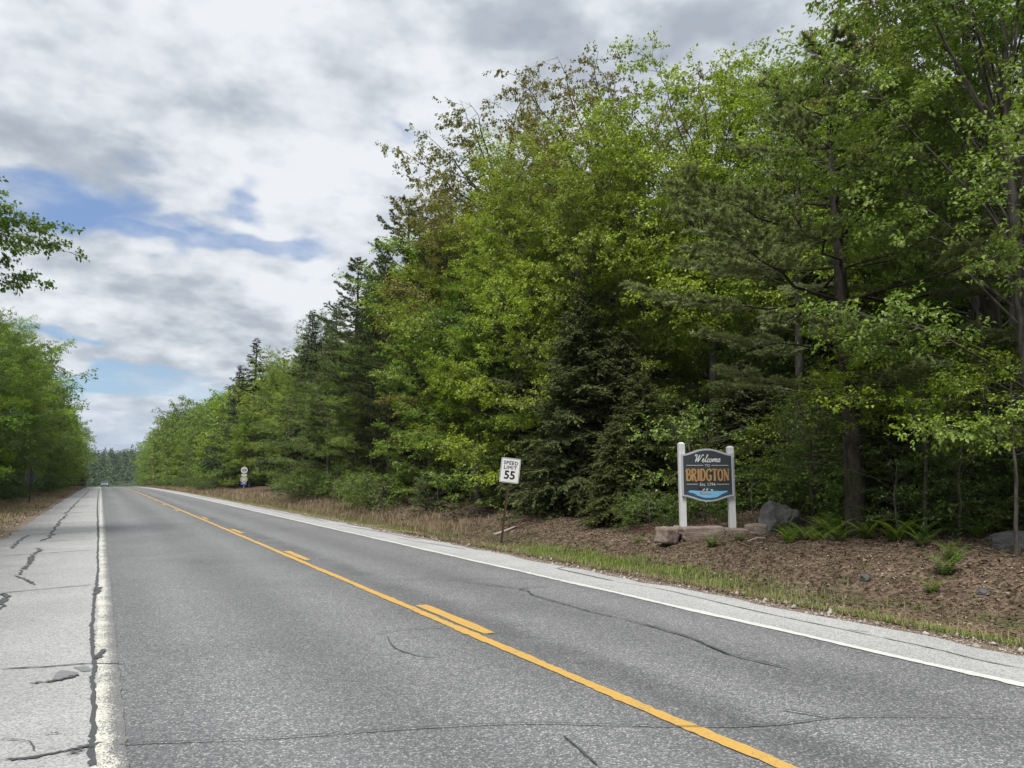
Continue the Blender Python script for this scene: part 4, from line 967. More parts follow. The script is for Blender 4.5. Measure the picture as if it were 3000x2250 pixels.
ribbon_letters(WEL, yl, 'letter_pale', panel, sx=0.118, sz=0.170, ox=-0.315, oz=pz+0.31, shear=0.35)
text_part('TO', 0.085, 0.0, pz+0.228, yl, 'letter_pale', panel, 1.05)
text_part('Est. 1794', 0.105, -0.005, pz-0.215, yl, 'letter_pale', panel, 0.95)
for x0, x1, z in ((-0.50, -0.098, .232), (.098, .50, .232), (-0.50, -0.235, -.213), (.215, .50, -.213)):
    MB().box(((x0+x1)/2, yl, pz+z), (x1-x0, 0.003, 0.010)).build('rule_line', MATS['letter_pale'], panel)
ST = .052; TN = .022
def serif(x, z, w=.30): return ([(x-w/2, z), (x+w/2, z)], TN)
LET = {'B': [([(.16, 0), (.16, 1)], ST), serif(.14, .005), serif(.14, .995), ([(.16, .99), (.55, .97), (.68, .76), (.5, .55), (.16, .53)], .032), ([(.16, .53), (.62, .5), (.78, .26), (.58, .02), (.16, .01)], .038), ([(.16, 1), (.0, .9), (-.05, .72)], .02)],
       'R': [([(.16, 0), (.16, 1)], ST), serif(.14, .005), serif(.14, .995), ([(.16, .99), (.58, .97), (.72, .74), (.5, .53), (.16, .52)], .036), ([(.40, .52), (.58, .26), (.68, .0), (.9, -.08)], .042)],
       'I': [([(.2, 0), (.2, 1)], ST), serif(.2, .005, .36), serif(.2, .995, .36)], 'D': [([(.16, 0), (.16, 1)], ST), serif(.12, .005), serif(.12, .995), ([(.16, .99), (.6, .94), (.8, .5), (.6, .06), (.16, .01)], .040)],
       'G': [([(.8, .78), (.74, .95), (.5, 1.0), (.22, .85), (.10, .5), (.22, .14), (.5, .0), (.74, .12), (.78, .40)], .042), ([(.48, .43), (.98, .43)], .034), ([(.8, .46), (.8, .02)], .046), ([(.8, 1.02), (.8, .74)], TN)],
       'T': [([(.45, 0), (.45, 1)], ST), serif(.45, .005, .4), ([(.0, .985), (.9, .985)], .028), ([(.01, .99), (.0, .80)], TN), ([(.89, .99), (.9, .80)], TN)],
       'O': [([(.45, 1), (.16, .82), (.10, .5), (.16, .18), (.45, 0), (.74, .18), (.80, .5), (.74, .82), (.45, 1)], .042)],
       'N': [([(.16, 0), (.16, 1)], TN), serif(.14, .005), serif(.1, .995), ([(.14, .99), (.78, .02)], ST), ([(.80, 0), (.80, 1)], TN), serif(.82, .995)]}
WID = {'B': .90, 'R': .98, 'I': .48, 'D': .98, 'G': 1.02, 'T': .96, 'O': .98, 'N': .96}
bx = 0.0; strokes = []
for chh in 'BRIDGTON':
    strokes += [([(x+bx, z) for x, z in pts], w) for pts, w in LET[chh]]; bx += WID[chh]
k_ = 1.02/bx
ribbon_letters([(p, w+0.004) for p, w in strokes], yl+0.002, 'sign_black', panel, 'letter_shadow', k_, 0.265, -0.502, pz-0.136)
ribbon_letters([(p, w) for p, w in strokes], yl-0.0105, 'letter_gold', panel, 'lettering', k_, 0.265, -0.512, pz-0.126)
# emblem: lake, mountain and loon
lake = [(-.47, -.375), (-.40, -.36), (-.15, -.372), (.05, -.366), (.28, -.375), (.46, -.365), (.46, -.392), (.36, -.43), (.30, -.465), (.20, -.52), (.05, -.535), (-.10, -.53), (-.25, -.485), (-.34, -.425), (-.46, -.40)]
deep = [(-.50, -.395), (-.34, -.43), (-.25, -.49), (-.10, -.535), (.05, -.54), (.20, -.525), (.30, -.47), (.42, -.41), (.52, -.40), (.53, -.44), (.40, -.47), (.25, -.54), (.1, -.575), (-.1, -.575), (-.25, -.54), (-.40, -.47), (-.52, -.44)]
MB().flat([(x, z+pz) for x, z in deep], yl).build('emblem_depths', MATS['emblem_deep'], panel)
MB().flat([(x, z+pz) for x, z in lake], yl-.001).build('emblem_lake', MATS['emblem_water'], panel)
mount = [(-.19, -.366), (-.10, -.325), (-.02, -.298), (.02, -.30), (.10, -.325), (.22, -.35), (.30, -.368), (.05, -.378), (-.1, -.376)]
MB().flat([(x, z+pz) for x, z in mount], yl-.002).build('emblem_mountain', MATS['emblem_pine'], panel)
for sn in ([(-.14, -.355), (-.09, -.318), (-.07, -.325), (-.11, -.36)], [(-.05, -.36), (-.01, -.305), (.0, -.312), (-.02, -.362)], [(.06, -.365), (.075, -.33), (.13, -.35), (.10, -.366)]):
    MB().flat([(x, z+pz) for x, z in sn], yl-.003).build('emblem_snow', MATS['sign_white'], panel)
loonb = [(-.20, -.435), (-.165, -.405), (-.12, -.392), (.0, -.405), (.09, -.435), (.02, -.452), (-.12, -.455), (-.18, -.45)]
MB().flat([(x, z+pz) for x, z in loonb], yl-.0035).build('emblem_loon_body', MATS['emblem_grey'], panel)
for q in range(7): MB().flat([(-.14+.028*q+dx, -.422+dz+pz-.004*(q % 2)) for dx, dz in ((0, 0), (.012, .004), (.010, .014), (-.002, .012))], yl-.0042).build('emblem_fleck', MATS['sign_white'], panel)
head = [(-.29, -.338), (-.235, -.328), (-.22, -.305), (-.18, -.30), (-.145, -.32), (-.14, -.36), (-.165, -.405), (-.20, -.40), (-.19, -.355), (-.225, -.345)]
MB().flat([(x, z+pz) for x, z in head], yl-.005).build('emblem_loon_head', MATS['sign_black'], panel)
MB().flat([(x, z+pz) for x, z in [(-.205, -.372), (-.15, -.372), (-.155, -.388), (-.20, -.388)]], yl-.006).build('emblem_collar', MATS['letter_pale'], panel)
# granite planter blocks in front of and beside the posts
for px, base, w, h, d, rz, lab in [(1955, 1583, .42, .30, .42, .55, 'leftmost pinkish granite block of the sign planter, turned at the corner'), (2012, 1562, .60, .16, .30, .1, 'flat granite block behind the planter corner, mostly hidden'),
                               (2060, 1577, .94, .27, .36, -.04, 'longest pinkish granite block in front of the welcome sign'), (2156, 1570, .54, .17, .36, -.1, 'low granite block under the right sign post'), (2216, 1566, .52, .24, .36, -.45, 'rightmost granite block of the sign planter next to the boulder')]:
    p = at_depth(px, base, SD-0.42 if base > 1565 else SD-0.15); g_ = float(gz(p[0], p[1]))
    b = rock_mesh('granite_block', (w, d, h*1.25), px*0.01, 'granite_pink', None, True, 0.10); b.location = (p[0], p[1], p[2]+h*0.40); b.rotation_euler = (0.03, 0.03*math.sin(px), -TH+rz)
    tag(b, lab, 'granite block', 'granite blocks edging the welcome sign')
# soil mound inside the planter
pc = at_depth(2085, 1556, SD+0.15)
mound = rock_mesh('planter_soil', (2.3, 1.3, 0.34), 3.3, 'ground_soil', None, False, 0.08); mound.location = (pc[0], pc[1], pc[2]-0.10); mound.rotation_euler = (0, 0, -TH); tag(mound, kind='structure')
# boulders
for px, py, w, h, d, lab, sd, rx in [(2280, 1552, .92, 0.74, .8, 'large grey split boulder right of the welcome sign', 4.1, .25), (2322, 1548, .55, .52, .6, 'smaller half of the split boulder, leaning on its right side', 8.7, -.3), (2960, 1605, .80, .36, .6, 'grey rock with a crease at the right edge of the bank', 2.2, .1),
                             (2535, 1700, .20, .12, .18, 'small grey stone half buried low in the leafy bank', 5.5, 0), (2880, 1740, .20, .11, .18, 'small mossy stone at the foot of the bank on the right', 6.1, 0), (2425, 1575, .22, .12, .2, 'little bluish stone in the ferns right of the boulder', 7.7, 0)]:
    p = hit(px, py)
    b = rock_mesh('boulder' if w > .5 else 'stone', (w, d, h*1.5), sd, 'granite_grey', None, False, 0.22, 4); b.location = (p[0], p[1], p[2]+h*0.16); b.rotation_euler = (rx, rx*.8, -TH+sd); tag(b, lab, 'boulder' if w > .5 else 'stone')

# ------------------------------------------------------------------ speed limit sign
pb = hit(1470, 1592); zc = float((pb-np.array([0, 0, EYE]))@FWD)
pt = at_depth(1503, 1345, zc); axis = unit(pt-pb); Lp = float(np.linalg.norm(pt-pb))
sp = empty('speed_limit_sign', pb, -TH); tag(sp, 'leaning white speed limit 55 sign on a rusty post beside the shoulder', 'road sign')
lean = math.atan2(float((pt-pb)@RGT), float(pt[2]-pb[2]))
lean *= 0.85; sp.rotation_euler = (0, lean, -TH)
MB().box((-0.012, 0.02, Lp/2-0.15), (0.070, 0.03, Lp+0.3)).box((-0.041, 0.0, Lp/2-0.15), (0.012, 0.02, Lp+0.3)).box((0.017, 0.0, Lp/2-.15), (0.012, 0.02, Lp+.3)).build('post', MATS['post_rust'], sp)
def rrect(w, h, r, cz, n=5):
    pts = []
    for cx_, cz_, a0 in ((w/2-r, -h/2+r, -PI/2), (w/2-r, h/2-r, 0), (-w/2+r, h/2-r, PI/2), (-w/2+r, -h/2+r, PI)):
        pts += [(cx_+r*math.cos(a0+PI/2*i/n), cz+cz_+r*math.sin(a0+PI/2*i/n)) for i in range(n+1)]
    return pts
PH = 73*zc/F; PWd = PH*0.79; pc_ = Lp-PH/2+0.01
pl = MB().prism(rrect(PWd, PH, .035, pc_), -0.030, -0.024).build('sign_plate', MATS['sign_white'], sp)
o_, i_ = rrect(PWd-.024, PH-.024, .03, pc_), rrect(PWd-.048, PH-.048, .022, pc_)
mb = MB(); n = len(o_); mb.add([(x, -.0315, z) for x, z in o_]+[(x, -.0315, z) for x, z in i_], [(i, (i+1) % n, n+(i+1) % n, n+i) for i in range(n)]); mb.build('border', MATS['sign_black'], pl)
text_part('SPEED', PH*.205, 0.004, pc_+PH*.305, -.0322, 'sign_black', pl, .98, .0034, spacing=1.12)
text_part('LIMIT', PH*.205, 0.0, pc_+PH*.115, -.0322, 'sign_black', pl, 1.0, .0034, spacing=1.12)
text_part('55', PH*.46, 0.0, pc_-PH*.185, -.0322, 'sign_black', pl, 1.02, .010)
for z in (.43, -.40): MB().prism([(.009*math.cos(a), pc_+PH*z+.009*math.sin(a)) for a in np.arange(8)*PI/4], -.036, -.0325).build('bolt', MATS['metal_grey'], pl)

# ------------------------------------------------------------------ round club signs farther along
pb = hit(713, 1446); zc = float((pb-np.array([0, 0, EYE]))@FWD); u_ = zc/F
cs = empty('club_sign', pb, -TH*0.8); tag(cs, 'two round club emblem plates with name strips stacked on one wooden post', 'road sign')
MB().box((0, .03, 40*u_), (0.10, 0.05, 80*u_+.3)).build('post', MATS['post_wood'], cs)
def disc(r, cz, y0, y1, mat, name, parent, cx_=0.0, n=28): return MB().prism([(cx_+r*math.cos(a), cz+r*math.sin(a)) for a in np.arange(n)*2*PI/n], y0, y1).build(name, MATS[mat], parent)
z1, z2 = 68*u_, 41*u_
d1 = disc(9.6*u_, z1, -.02, -.005, 'sign_cream', 'upper_plate', cs); disc(7.6*u_, z1, -.024, -.0205, 'sign_black', 'ring', d1); disc(7.0*u_, z1, -.027, -.0245, 'sign_cream', 'ring_band', d1); disc(5.0*u_, z1, -.030, -.0275, 'sign_blue', 'emblem_field', d1)
for sgn in (-1, 1): disc(2.0*u_, z1, -.0325, -.0305, 'sign_brown', 'emblem_side', d1, sgn*4.6*u_, 12)
MB().box((-.8*u_, -.0335, z1), (1.6*u_, .002, 6.4*u_)).box((.9*u_, -.0335, z1-2.5*u_), (2.6*u_, .002, 1.4*u_)).build('lettering', MATS['sign_cream'], d1)
st1 = MB().box((0, -.012, 54*u_), (16*u_, .012, 5*u_)).build('name_strip', MATS['sign_sky'], cs)
MB().box((0, -.019, 54*u_), (13*u_, .001, .9*u_)).build('lettering', MATS['sign_white'], st1)
d2 = disc(9.6*u_, z2, -.02, -.005, 'sign_white', 'lower_plate', cs); disc(8.0*u_, z2, -.024, -.0205, 'sign_brown', 'ring', d2); disc(5.6*u_, z2, -.027, -.0245, 'sign_cream', 'wheel', d2)
for a in range(6): disc(1.15*u_, z2+3.4*u_*math.sin(a*PI/3+.3), -.0295, -.0275, 'sign_brown', 'wheel_gap', d2, 3.4*u_*math.cos(a*PI/3+.3), 10)
disc(1.1*u_, z2, -.0295, -.0275, 'letter_gold', 'wheel_hub', d2)
st2 = MB().box((-.3*u_, -.012, 28.5*u_), (16.5*u_, .012, 6*u_)).build('name_strip', MATS['sign_blue'], cs)
MB().box((0, -.019, 28.5*u_), (12*u_, .001, .8*u_)).build('lettering', MATS['sign_sky'], st2)

# ------------------------------------------------------------------ warning sign seen from behind on the left
pb = hit(85, 1477); zc = float((pb-np.array([0, 0, EYE]))@FWD); u_ = zc/F
ws = empty('warning_sign', pb, 0.25); tag(ws, 'back of a grey diamond warning sign on a dark post beside the left shoulder', 'road sign')
MB().box((0, 0, 50*u_), (.06, .05, 102*u_+.3)).build('post', MATS['sign_black'], ws)
zc2 = 83*u_; hd = 19*u_
MB().prism([(0, zc2-hd), (hd, zc2), (0, zc2+hd), (-hd, zc2)], .03, .034).build('sign_plate', MATS['metal_dull'], ws)
MB().box((-3*u_, .032, 62*u_), (25*u_, .004, 9*u_)).build('sub_plate', MATS['metal_dull'], ws)
for z in (zc2+8*u_, zc2-8*u_): MB().box((0, -.03, z), (.02, .012, .02)).build('bolt', MATS['metal_grey'], ws)

# ------------------------------------------------------------------ oncoming car at the crest
cy_ = 232.0; cxp = 1.05
car = empty('car', (cxp, cy_, float(prof(cy_))+.004), 0.0); tag(car, 'pale silver car coming over the crest of the road', 'car')
def loft(name, secs, mat, parent):
    """cross sections (list of (y, [(x,z)...])) joined into one closed body"""
    n = len(secs[0][1]); V = [(x, y, z) for y, ring in secs for x, z in ring]; Fc = []
    for k in range(len(secs)-1):
        for i in range(n): j = (i+1) % n; Fc.append((k*n+i, k*n+n+i, k*n+n+j, k*n+j))
    Fc.append(tuple(range(n))); Fc.append(tuple(range(len(V)-1, len(V)-n-1, -1)))
    return mesh_obj(name, np.array(V), Fc, MATS[mat], parent)
def sec(y, hw, zb, zt, tw): return (y, [(-hw, zb), (-hw*1.02, (zb+zt)*.5), (-hw*.98, zt-.08), (-tw, zt), (tw, zt), (hw*.98, zt-.08), (hw*1.02, (zb+zt)*.5), (hw, zb)])
loft('body', [sec(-2.2, .70, .32, .62, .60), sec(-2.1, .84, .24, .74, .74), sec(-1.2, .90, .20, .90, .80), sec(-.9, .90, .20, .95, .80), sec(1.4, .90, .20, .97, .80), sec(2.1, .86, .26, .95, .76), sec(2.2, .74, .35, .85, .68)], 'car_paint', car)
loft('cabin', [(-1.0, [(-.76, .94), (-.76, .96), (.76, .96), (.76, .94)]), (-.25, [(-.80, .93), (-.60, 1.44), (.60, 1.44), (.80, .93)]), (1.1, [(-.80, .95), (-.60, 1.47), (.60, 1.47), (.80, .95)]), (1.9, [(-.76, .94), (-.72, .97), (.72, .97), (.76, .94)])], 'car_glass', car)
MB().box((0, .42, 1.475), (1.20, 1.35, .05), .02).build('roof', MATS['car_paint'], car)
for s_ in (-1, 1):
    MB().tube([(s_*.79, -1.0, .95), (s_*.62, -.26, 1.455)], .035, 5).build('pillar', MATS['car_paint'], car)
    MB().box((s_*.62, -2.13, .62), (.28, .10, .13), .03).build('headlight', MATS['car_lamp'], car)
    MB().box((s_*1.0, -.75, 1.0), (.16, .10, .12), .03).build('mirror', MATS['car_paint'], car)
    for yw in (-1.35, 1.3):
        wmb = MB(); V, Fq = tube_np(np.array([[s_*.74, yw, .32], [s_*.92, yw, .32]]), np.array([.32, .32]), 16); wmb.add(V, Fq.tolist()); wmb.f.append(list(range(16))); wmb.f.append(list(range(31, 15, -1)))
        wh_ = wmb.build('wheel', MATS['car_trim'], car)
        V, Fq = tube_np(np.array([[s_*.90, yw, .32], [s_*.93, yw, .32]]), np.array([.20, .18]), 12); hb = MB(); hb.add(V, Fq.tolist()); hb.f.append(list(range(12))); hb.f.append(list(range(23, 11, -1))); hb.build('rim', MATS['metal_grey'], wh_)
MB().box((0, -2.2, .55), (.8, .06, .16), .02).build('grille', MATS['car_trim'], car)
MB().box((0, -2.235, .42), (.35, .02, .12)).build('number_plate', MATS['sign_white'], car)

# ------------------------------------------------------------------ fallen wood
def sticks(name, pts, r, mat, label, cat, kids=()):
    mb = MB(); mb.tube(pts, np.linspace(r, r*.55, len(pts)), 7); o = mb.build(name, MATS[mat], None, True); tag(o, label, cat)
    for kp in kids: MB().tube(kp, [r*.4, r*.2], 5).build('side_branch', MATS[mat], o)
    return o
def gp(px, py, dz=0.05): p = hit(px, py); return (p[0], p[1], p[2]+dz)
sticks('fallen_log', [gp(1448, 1572), gp(1475, 1563), gp(1493, 1555), gp(1512, 1547)], .055, 'birch_log', 'pale birch log lying on leaf litter behind the speed limit post', 'log')
sticks('fallen_branch', [gp(2190, 1592, .04), gp(2215, 1587, .08), gp(2243, 1583, .05)], .018, 'birch_log', 'thin pale stick on the bank below the right end of the planter', 'stick')
rs = np.random.default_rng(3)
brush = empty('brush_pile', gp(1372, 1512, 0)); tag(brush, 'heap of dry grey twigs under the trees left of the speed limit sign', 'brush pile')
for q in range(46):
    a = rs.uniform(0, 6.28); L = rs.uniform(.5, 1.4); c = np.array([rs.normal(0, .45), rs.normal(0, .35), rs.uniform(.05, .45)]); d = np.array([math.cos(a), math.sin(a)*.5, rs.normal(-.1, .25)])*L/2
    MB().tube([c-d, c+rs.normal(0, .05, 3), c+d], [.012, .009, .004], 4).build('twig', MATS['stick'], brush)
# ------------------------------------------------------------------ ferns and small plants on the bank
def fern_mesh(seed, nf, L0):
    rng = np.random.default_rng(seed); P, Dd, Nn, Ln = [], [], [], []
    for f in range(nf):
        az = f*2*PI/nf+rng.normal(0, .25); L = L0*rng.uniform(.7, 1.15); n = 15
        for i in range(n):
            s = (i+1)/n; x = L*s*(.45+.35*s); z = L*(1.25*s-.55*s*s)
            c = np.array([x*math.cos(az), x*math.sin(az), z]); w = L*.34*(1-s)**.8*min(1, s*5+.35)
            p_ = prev if i else np.zeros(3); P.append(p_); Dd.append(c-p_+np.array([0, 0, 1e-4])); Nn.append([-math.sin(az), math.cos(az), .01]); Ln.append(float(np.linalg.norm(c-p_))*1.2); prev = c
            for sd in (-1, 1):
                P.append(c); Dd.append([math.cos(az+sd*1.25), math.sin(az+sd*1.25), -.12]); Nn.append([rng.normal(0, .15), rng.normal(0, .15), 1]); Ln.append(max(.02, w))
    Ln = np.array(Ln); V, T = leaves_np(np.array(P), np.array(Dd), unit(np.array(Nn)), Ln, np.maximum(.012, Ln*.24), .05, .3)
    me = mesh_obj('fern', V, T, MATS['leaf_fern'], None, {'tint': np.repeat(rng.uniform(0, 1, len(P)), 4)}); return me
FE = [(2085, 1600, .42, 'bright green fern below the middle of the granite planter'), (2165, 1585, .30, 'small fern below the right part of the planter'), (2770, 1680, .55, 'large bright fern halfway down the bank at right'), (2730, 1735, .34, 'small fern near the foot of the bank at right'),
      (2400, 1562, .45, 'fern just right of the split boulder'), (2440, 1572, .50, 'yellow green fern between the boulder and the deep shade'), (2340, 1573, .36, 'low fern at the right foot of the split boulder'), (2520, 1540, .5, 'fern in the shade edge at the top of the bank, middle right'),
      (2560, 1548, .45, 'second fern at the shade edge at the top of the bank'), (2660, 1556, .55, 'spreading fern at the bank top left of the sapling stem'), (2790, 1640, .5, 'dull green fern above the large bright fern'), (2860, 1575, .5, 'fern left of the creased rock'), (2700, 1600, .4, 'fern on the upper bank in the litter'), (1870, 1590, .3, 'small fern left of the granite planter corner')]
f0 = None
for k, (px, py, L, lab) in enumerate(FE):
    p = hit(px, py)
    o = fern_mesh(100+k, 9, L); o.location = (p[0], p[1], p[2]-.02); o.rotation_euler = (0, 0, k*1.3); tag(o, lab, 'fern', 'ferns on the leafy bank')
protoF = [fern_mesh(200, 8, .5), fern_mesh(201, 7, .4)]; cnt = 0
for k in range(64):
    px, py = rr.uniform(2310, 2980), rr.uniform(1535, 1590); p = hit(px, py)
    if p is None: continue
    b = protoF[k % 2]; o = b if k < 2 else b.copy()
    if k >= 2: COL.objects.link(o)
    s_ = rr.uniform(.6, 1.2); o.location = (p[0], p[1]+rr.uniform(0, .8), float(gz(p[0], p[1]))-.02); o.scale = (s_, s_, s_); o.rotation_euler = (rr.uniform(-.1, .1), 0, rr.uniform(0, 6.28)); tag(o, 'low fern in the band of greenery along the top of the bank', 'fern', 'ferns along the bank top')
# ------------------------------------------------------------------ ground cover (uncountable)
def blades(n, x, y, L, w, seed, bend=.35, keep=None):
    rng = np.random.default_rng(seed); z = gz(x, y); a = rng.uniform(0, 6.28, n); t = rng.uniform(.05, bend, n)*1.6
    top = np.stack([x+np.cos(a)*t*L, y+np.sin(a)*t*L, z+L*np.cos(t*.7)], 1); mid = np.stack([x+np.cos(a)*t*L*.3, y+np.sin(a)*t*L*.3, z+L*.55], 1)
    b = a+PI/2; sd = np.stack([np.cos(b)*w, np.sin(b)*w, 0*w], 1); base = np.stack([x, y, z-.02], 1)
    V = np.stack([base-sd, base+sd, mid+sd*.7, mid-sd*.7, top], 1).reshape(-1, 3); i = np.arange(n)[:, None]*5
    T = np.concatenate([i+np.array([[0, 1, 2]]), i+np.array([[0, 2, 3]]), i+np.array([[3, 2, 4]])], 1).reshape(-1, 3)
    return V, T, np.repeat(rng.uniform(0, 1, n), 5)
def clumped(rng, n, x0, x1, y0, y1, k=60, sx=.18, sy=.3):
    cxs, cys = rng.uniform(x0, x1, k), rng.uniform(y0, y1, k); i = rng.integers(0, k, n)
    return np.clip(cxs[i]+rng.normal(0, sx, n), x0, x1+.3), np.clip(cys[i]+rng.normal(0, sy, n), y0, y1)
def stuff(name, V, T, tint, mat, label, cat):
    o = mesh_obj(name, V, T, MATS[mat], None, {'tint': tint}); tag(o, label, cat, kind='stuff'); return o
g = np.random.default_rng(21)
def joinp(parts):
    V, T, t, n = [], [], [], 0
    for v, f, c in parts: V.append(v); T.append(f+n); t.append(c); n += len(v)
    return np.concatenate(V), np.concatenate(T), np.concatenate(t)
parts = []
x = g.normal(10.0, .5, 14000); y = 8.5+11*g.beta(2.2, 1.7, 14000); keep = hash2(x*2.2, y*1.7)+g.normal(0, .5, 14000) > -.1; x, y = x[keep], y[keep]; parts.append(blades(len(x), x, y, g.uniform(.04, .19, len(x)), np.full(len(x), .005), 1, .7))
x, y = clumped(g, 2600, 8.75, 9.4, 2.5, 9, 45, .10, .2); parts.append(blades(2600, x, y, g.uniform(.03, .12, 2600), np.full(2600, .004), 2, .7))
x, y = clumped(g, 3000, 9.2, 11.2, 18, 70, 90, .25, .8); parts.append(blades(3000, x, y, g.uniform(.05, .18, 3000), np.full(3000, .007), 3, .6))
stuff('green_grass', *joinp(parts), 'grass_green', 'short green grass in the ditch between shoulder and bank', 'grass')
parts = []
x, y = clumped(g, 11000, 9.9, 11.9, 23, 60, 260, .22, .5); parts.append(blades(11000, x, y, g.uniform(.12, .45, 11000), np.full(11000, .006), 4, .6))
x, y = clumped(g, 9000, 9.6, 11.9, 60, 170, 260, .3, 1.2); parts.append(blades(9000, x, y, g.uniform(.15, .5, 9000), np.full(9000, .016), 5, .6))
x, y = clumped(g, 4200, 8.7, 9.6, 2.5, 22, 150, .14, .25); parts.append(blades(4200, x, y, g.uniform(.04, .16, 4200), np.full(4200, .0035), 6, .9))
x, y = clumped(g, 220, 9.3, 10.4, 4, 9, 26, .16, .2); parts.append(blades(220, x, y, g.uniform(.12, .42, 220), np.full(220, .003), 7, .4))
x, y = clumped(g, 9000, -5.4, -2.9, 22, 75, 260, .3, .6); parts.append(blades(9000, x, y, g.uniform(.06, .26, 9000), np.full(9000, .007), 8, .7))
x, y = clumped(g, 7000, -6.0, -2.9, 75, 200, 240, .3, 1.5); parts.append(blades(7000, x, y, g.uniform(.10, .35, 7000), np.full(7000, .016), 9, .6))
stuff('dry_grass', *joinp(parts), 'grass_straw', 'straw coloured dry grass fringing both verges of the road', 'grass')
def litter(n, x, y, sz, seed):
    rng = np.random.default_rng(seed); z = gz(x, y)+rng.uniform(.0, .03, n); d = rng.normal(0, 1, (n, 3)); d[:, 2] *= .35; nr = rng.normal(0, .4, (n, 3)); nr[:, 2] += 1.1
    V, T = leaves_np(np.stack([x, y, z], 1), unit(d), unit(nr), sz, sz*rng.uniform(.45, .8, n), .18); return V, T, np.repeat(np.clip(rng.beta(1.5, 1.9, n)+.16*hash2(x*1.6, y*1.9)+.10*hash2(x*5.3+1, y*4.7), 0, 1), 4)
n = 78000; x = 9.7+9.0*g.beta(1.2, 1.7, n); y = g.uniform(2.5, 27, n); pa = litter(n, x, y, g.uniform(.018, .052, n)*(1+.7*(g.random(n) < .15)), 31)
n2 = 9000; x2 = 8.5+g.exponential(.7, n2); y2 = g.uniform(2.5, 24, n2); pb_ = litter(n2, x2, y2, g.uniform(.02, .06, n2), 32)
n3 = 12000; x3 = g.uniform(10.3, 13.5, n3); y3 = g.uniform(26, 60, n3); pc2 = litter(n3, x3, y3, g.uniform(.07, .16, n3), 33)
n4 = 5000; x4 = g.uniform(-6, -2.6, n4); y4 = g.uniform(22, 80, n4); pd = litter(n4, x4, y4, g.uniform(.05, .13, n4), 34)
stuff('leaf_litter', *joinp([pa, pb_, pc2, pd]), 'leaf_litter', 'brown fallen leaves covering the bank and the wood floor', 'leaf litter')
def pebbles(n, seed):
    rng = np.random.default_rng(seed); x = 8.12+np.abs(rng.normal(0, .42, n)); y = 2.5+50*rng.beta(1, 2.2, n); m = rng.random(n) < .12; x[m] = -2.45-np.abs(rng.normal(0, .35, m.sum())); y[m] = rng.uniform(20, 60, m.sum())
    r = rng.uniform(.006, .020, n)*(1+2.2*(rng.random(n) < .04)); z = gz(x, y)+r*.35
    O = np.array([[1, 0, 0], [-1, 0, 0], [0, 1, 0], [0, -1, 0], [0, 0, .7], [0, 0, -.7]]); V = np.stack([x, y, z], 1)[:, None, :]+O[None]*(r[:, None, None]*rng.uniform(.6, 1.3, (n, 6, 1)))
    T = np.array([[0, 2, 4], [2, 1, 4], [1, 3, 4], [3, 0, 4], [2, 0, 5], [1, 2, 5], [3, 1, 5], [0, 3, 5]]); return V.reshape(-1, 3), (np.arange(n)[:, None, None]*6+T[None]).reshape(-1, 3), np.repeat(rng.uniform(0, 1, n), 6)
stuff('gravel', *pebbles(5200, 41), 'pebble', 'loose stones and gravel along the edge of the shoulder', 'gravel')
n = 1500; rx_ = g.normal(0, .75, n); ry_ = g.normal(0, .25, n); x = pc[0]+rx_*RGT[0]+ry_*FWD[0]-.25*RGT[0]; y = pc[1]+rx_*RGT[1]+ry_*FWD[1]-.25*RGT[1]
d = g.normal(0, 1, (n, 3)); nr = g.normal(0, .5, (n, 3)); nr[:, 2] += .8; zz_ = pc[2]-.02+g.uniform(0, .11, n)
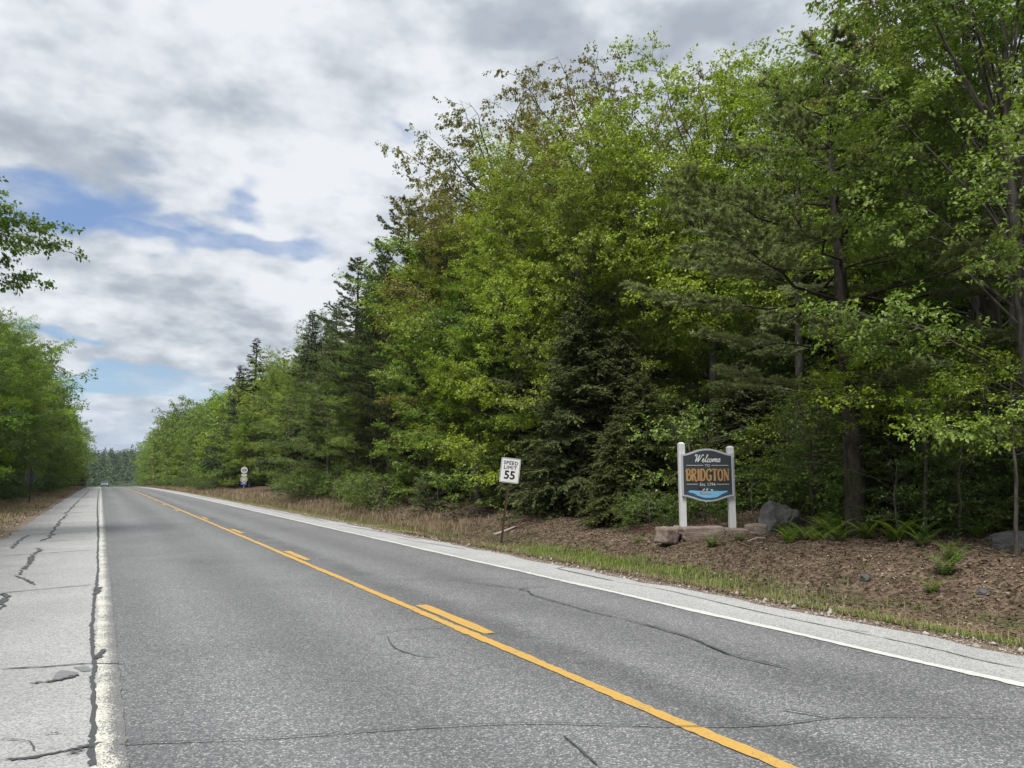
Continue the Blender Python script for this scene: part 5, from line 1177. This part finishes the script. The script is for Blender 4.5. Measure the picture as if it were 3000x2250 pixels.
V, T = leaves_np(np.stack([x, y, zz_], 1), unit(d), unit(nr), g.uniform(.02, .05, n), g.uniform(.015, .03, n)); stuff('red_groundcover', V, T, np.repeat(g.uniform(0, 1, n), 4), 'leaf_red', 'low reddish plants growing in the planter under the sign', 'plants')

# ------------------------------------------------------------------ air between here and the far hill
mh, nth = new_mat('haze_air')
N(nth, 'ShaderNodeOutputMaterial', {'Volume': N(nth, 'ShaderNodeVolumePrincipled', {'Color': (0.80, 0.88, 1.0, 1), 'Density': 0.00012, 'Anisotropy': 0.2}).outputs[0]})
hz = MB().box((0, 600, 18), (2020, 1820, 54)).build('haze', mh); tag(hz, kind='stuff')

# ------------------------------------------------------------------ small debris and weeds on the bank (uncountable)
g2 = np.random.default_rng(55); n = 420
x = 9.8+8*g2.beta(1.2, 1.6, n); y = g2.uniform(3, 26, n); a = g2.uniform(0, 6.28, n); L = g2.uniform(.15, .7, n)
A_ = np.stack([x, y, gz(x, y)+.03], 1); x2, y2 = x+np.cos(a)*L, y+np.sin(a)*L; B_ = np.stack([x2, y2, gz(x2, y2)+g2.uniform(.02, .10, n)], 1)
wt = Wood(); wt.twigs(A_, B_, .007, .003); V, Fq = wt.get()
o = mesh_obj('fallen_twigs', V, Fq, MATS['stick']); tag(o, 'thin dry twigs scattered over the leaf litter', 'twigs', kind='stuff')
n = 520; x = 9.6+8*g2.beta(1.1, 1.5, n); y = g2.uniform(3, 26, n); k = hash2(x*.9+2, y*.8)+g2.normal(0, .3, n) > -.1; x, y = x[k], y[k]; n = len(x); idx = np.repeat(np.arange(n), 9); m = len(idx)
aa = g2.uniform(0, 6.28, m); d = np.stack([np.cos(aa), np.sin(aa), g2.uniform(.1, 1.2, m)], 1); nr = g2.normal(0, .4, (m, 3)); nr[:, 2] += .9; hh = g2.uniform(.02, .12, n)[idx]*g2.uniform(.2, 1, m)
V, T = leaves_np(np.stack([x[idx]+g2.normal(0, .035, m), y[idx]+g2.normal(0, .035, m), gz(x, y)[idx]+hh], 1), unit(d), unit(nr), g2.uniform(.03, .075, m), g2.uniform(.012, .03, m))
stuff('ground_weeds', V, T, np.repeat(g2.uniform(0, 1, m), 4), 'leaf_deep', 'small green weeds sprouting through the leaf litter', 'weeds')
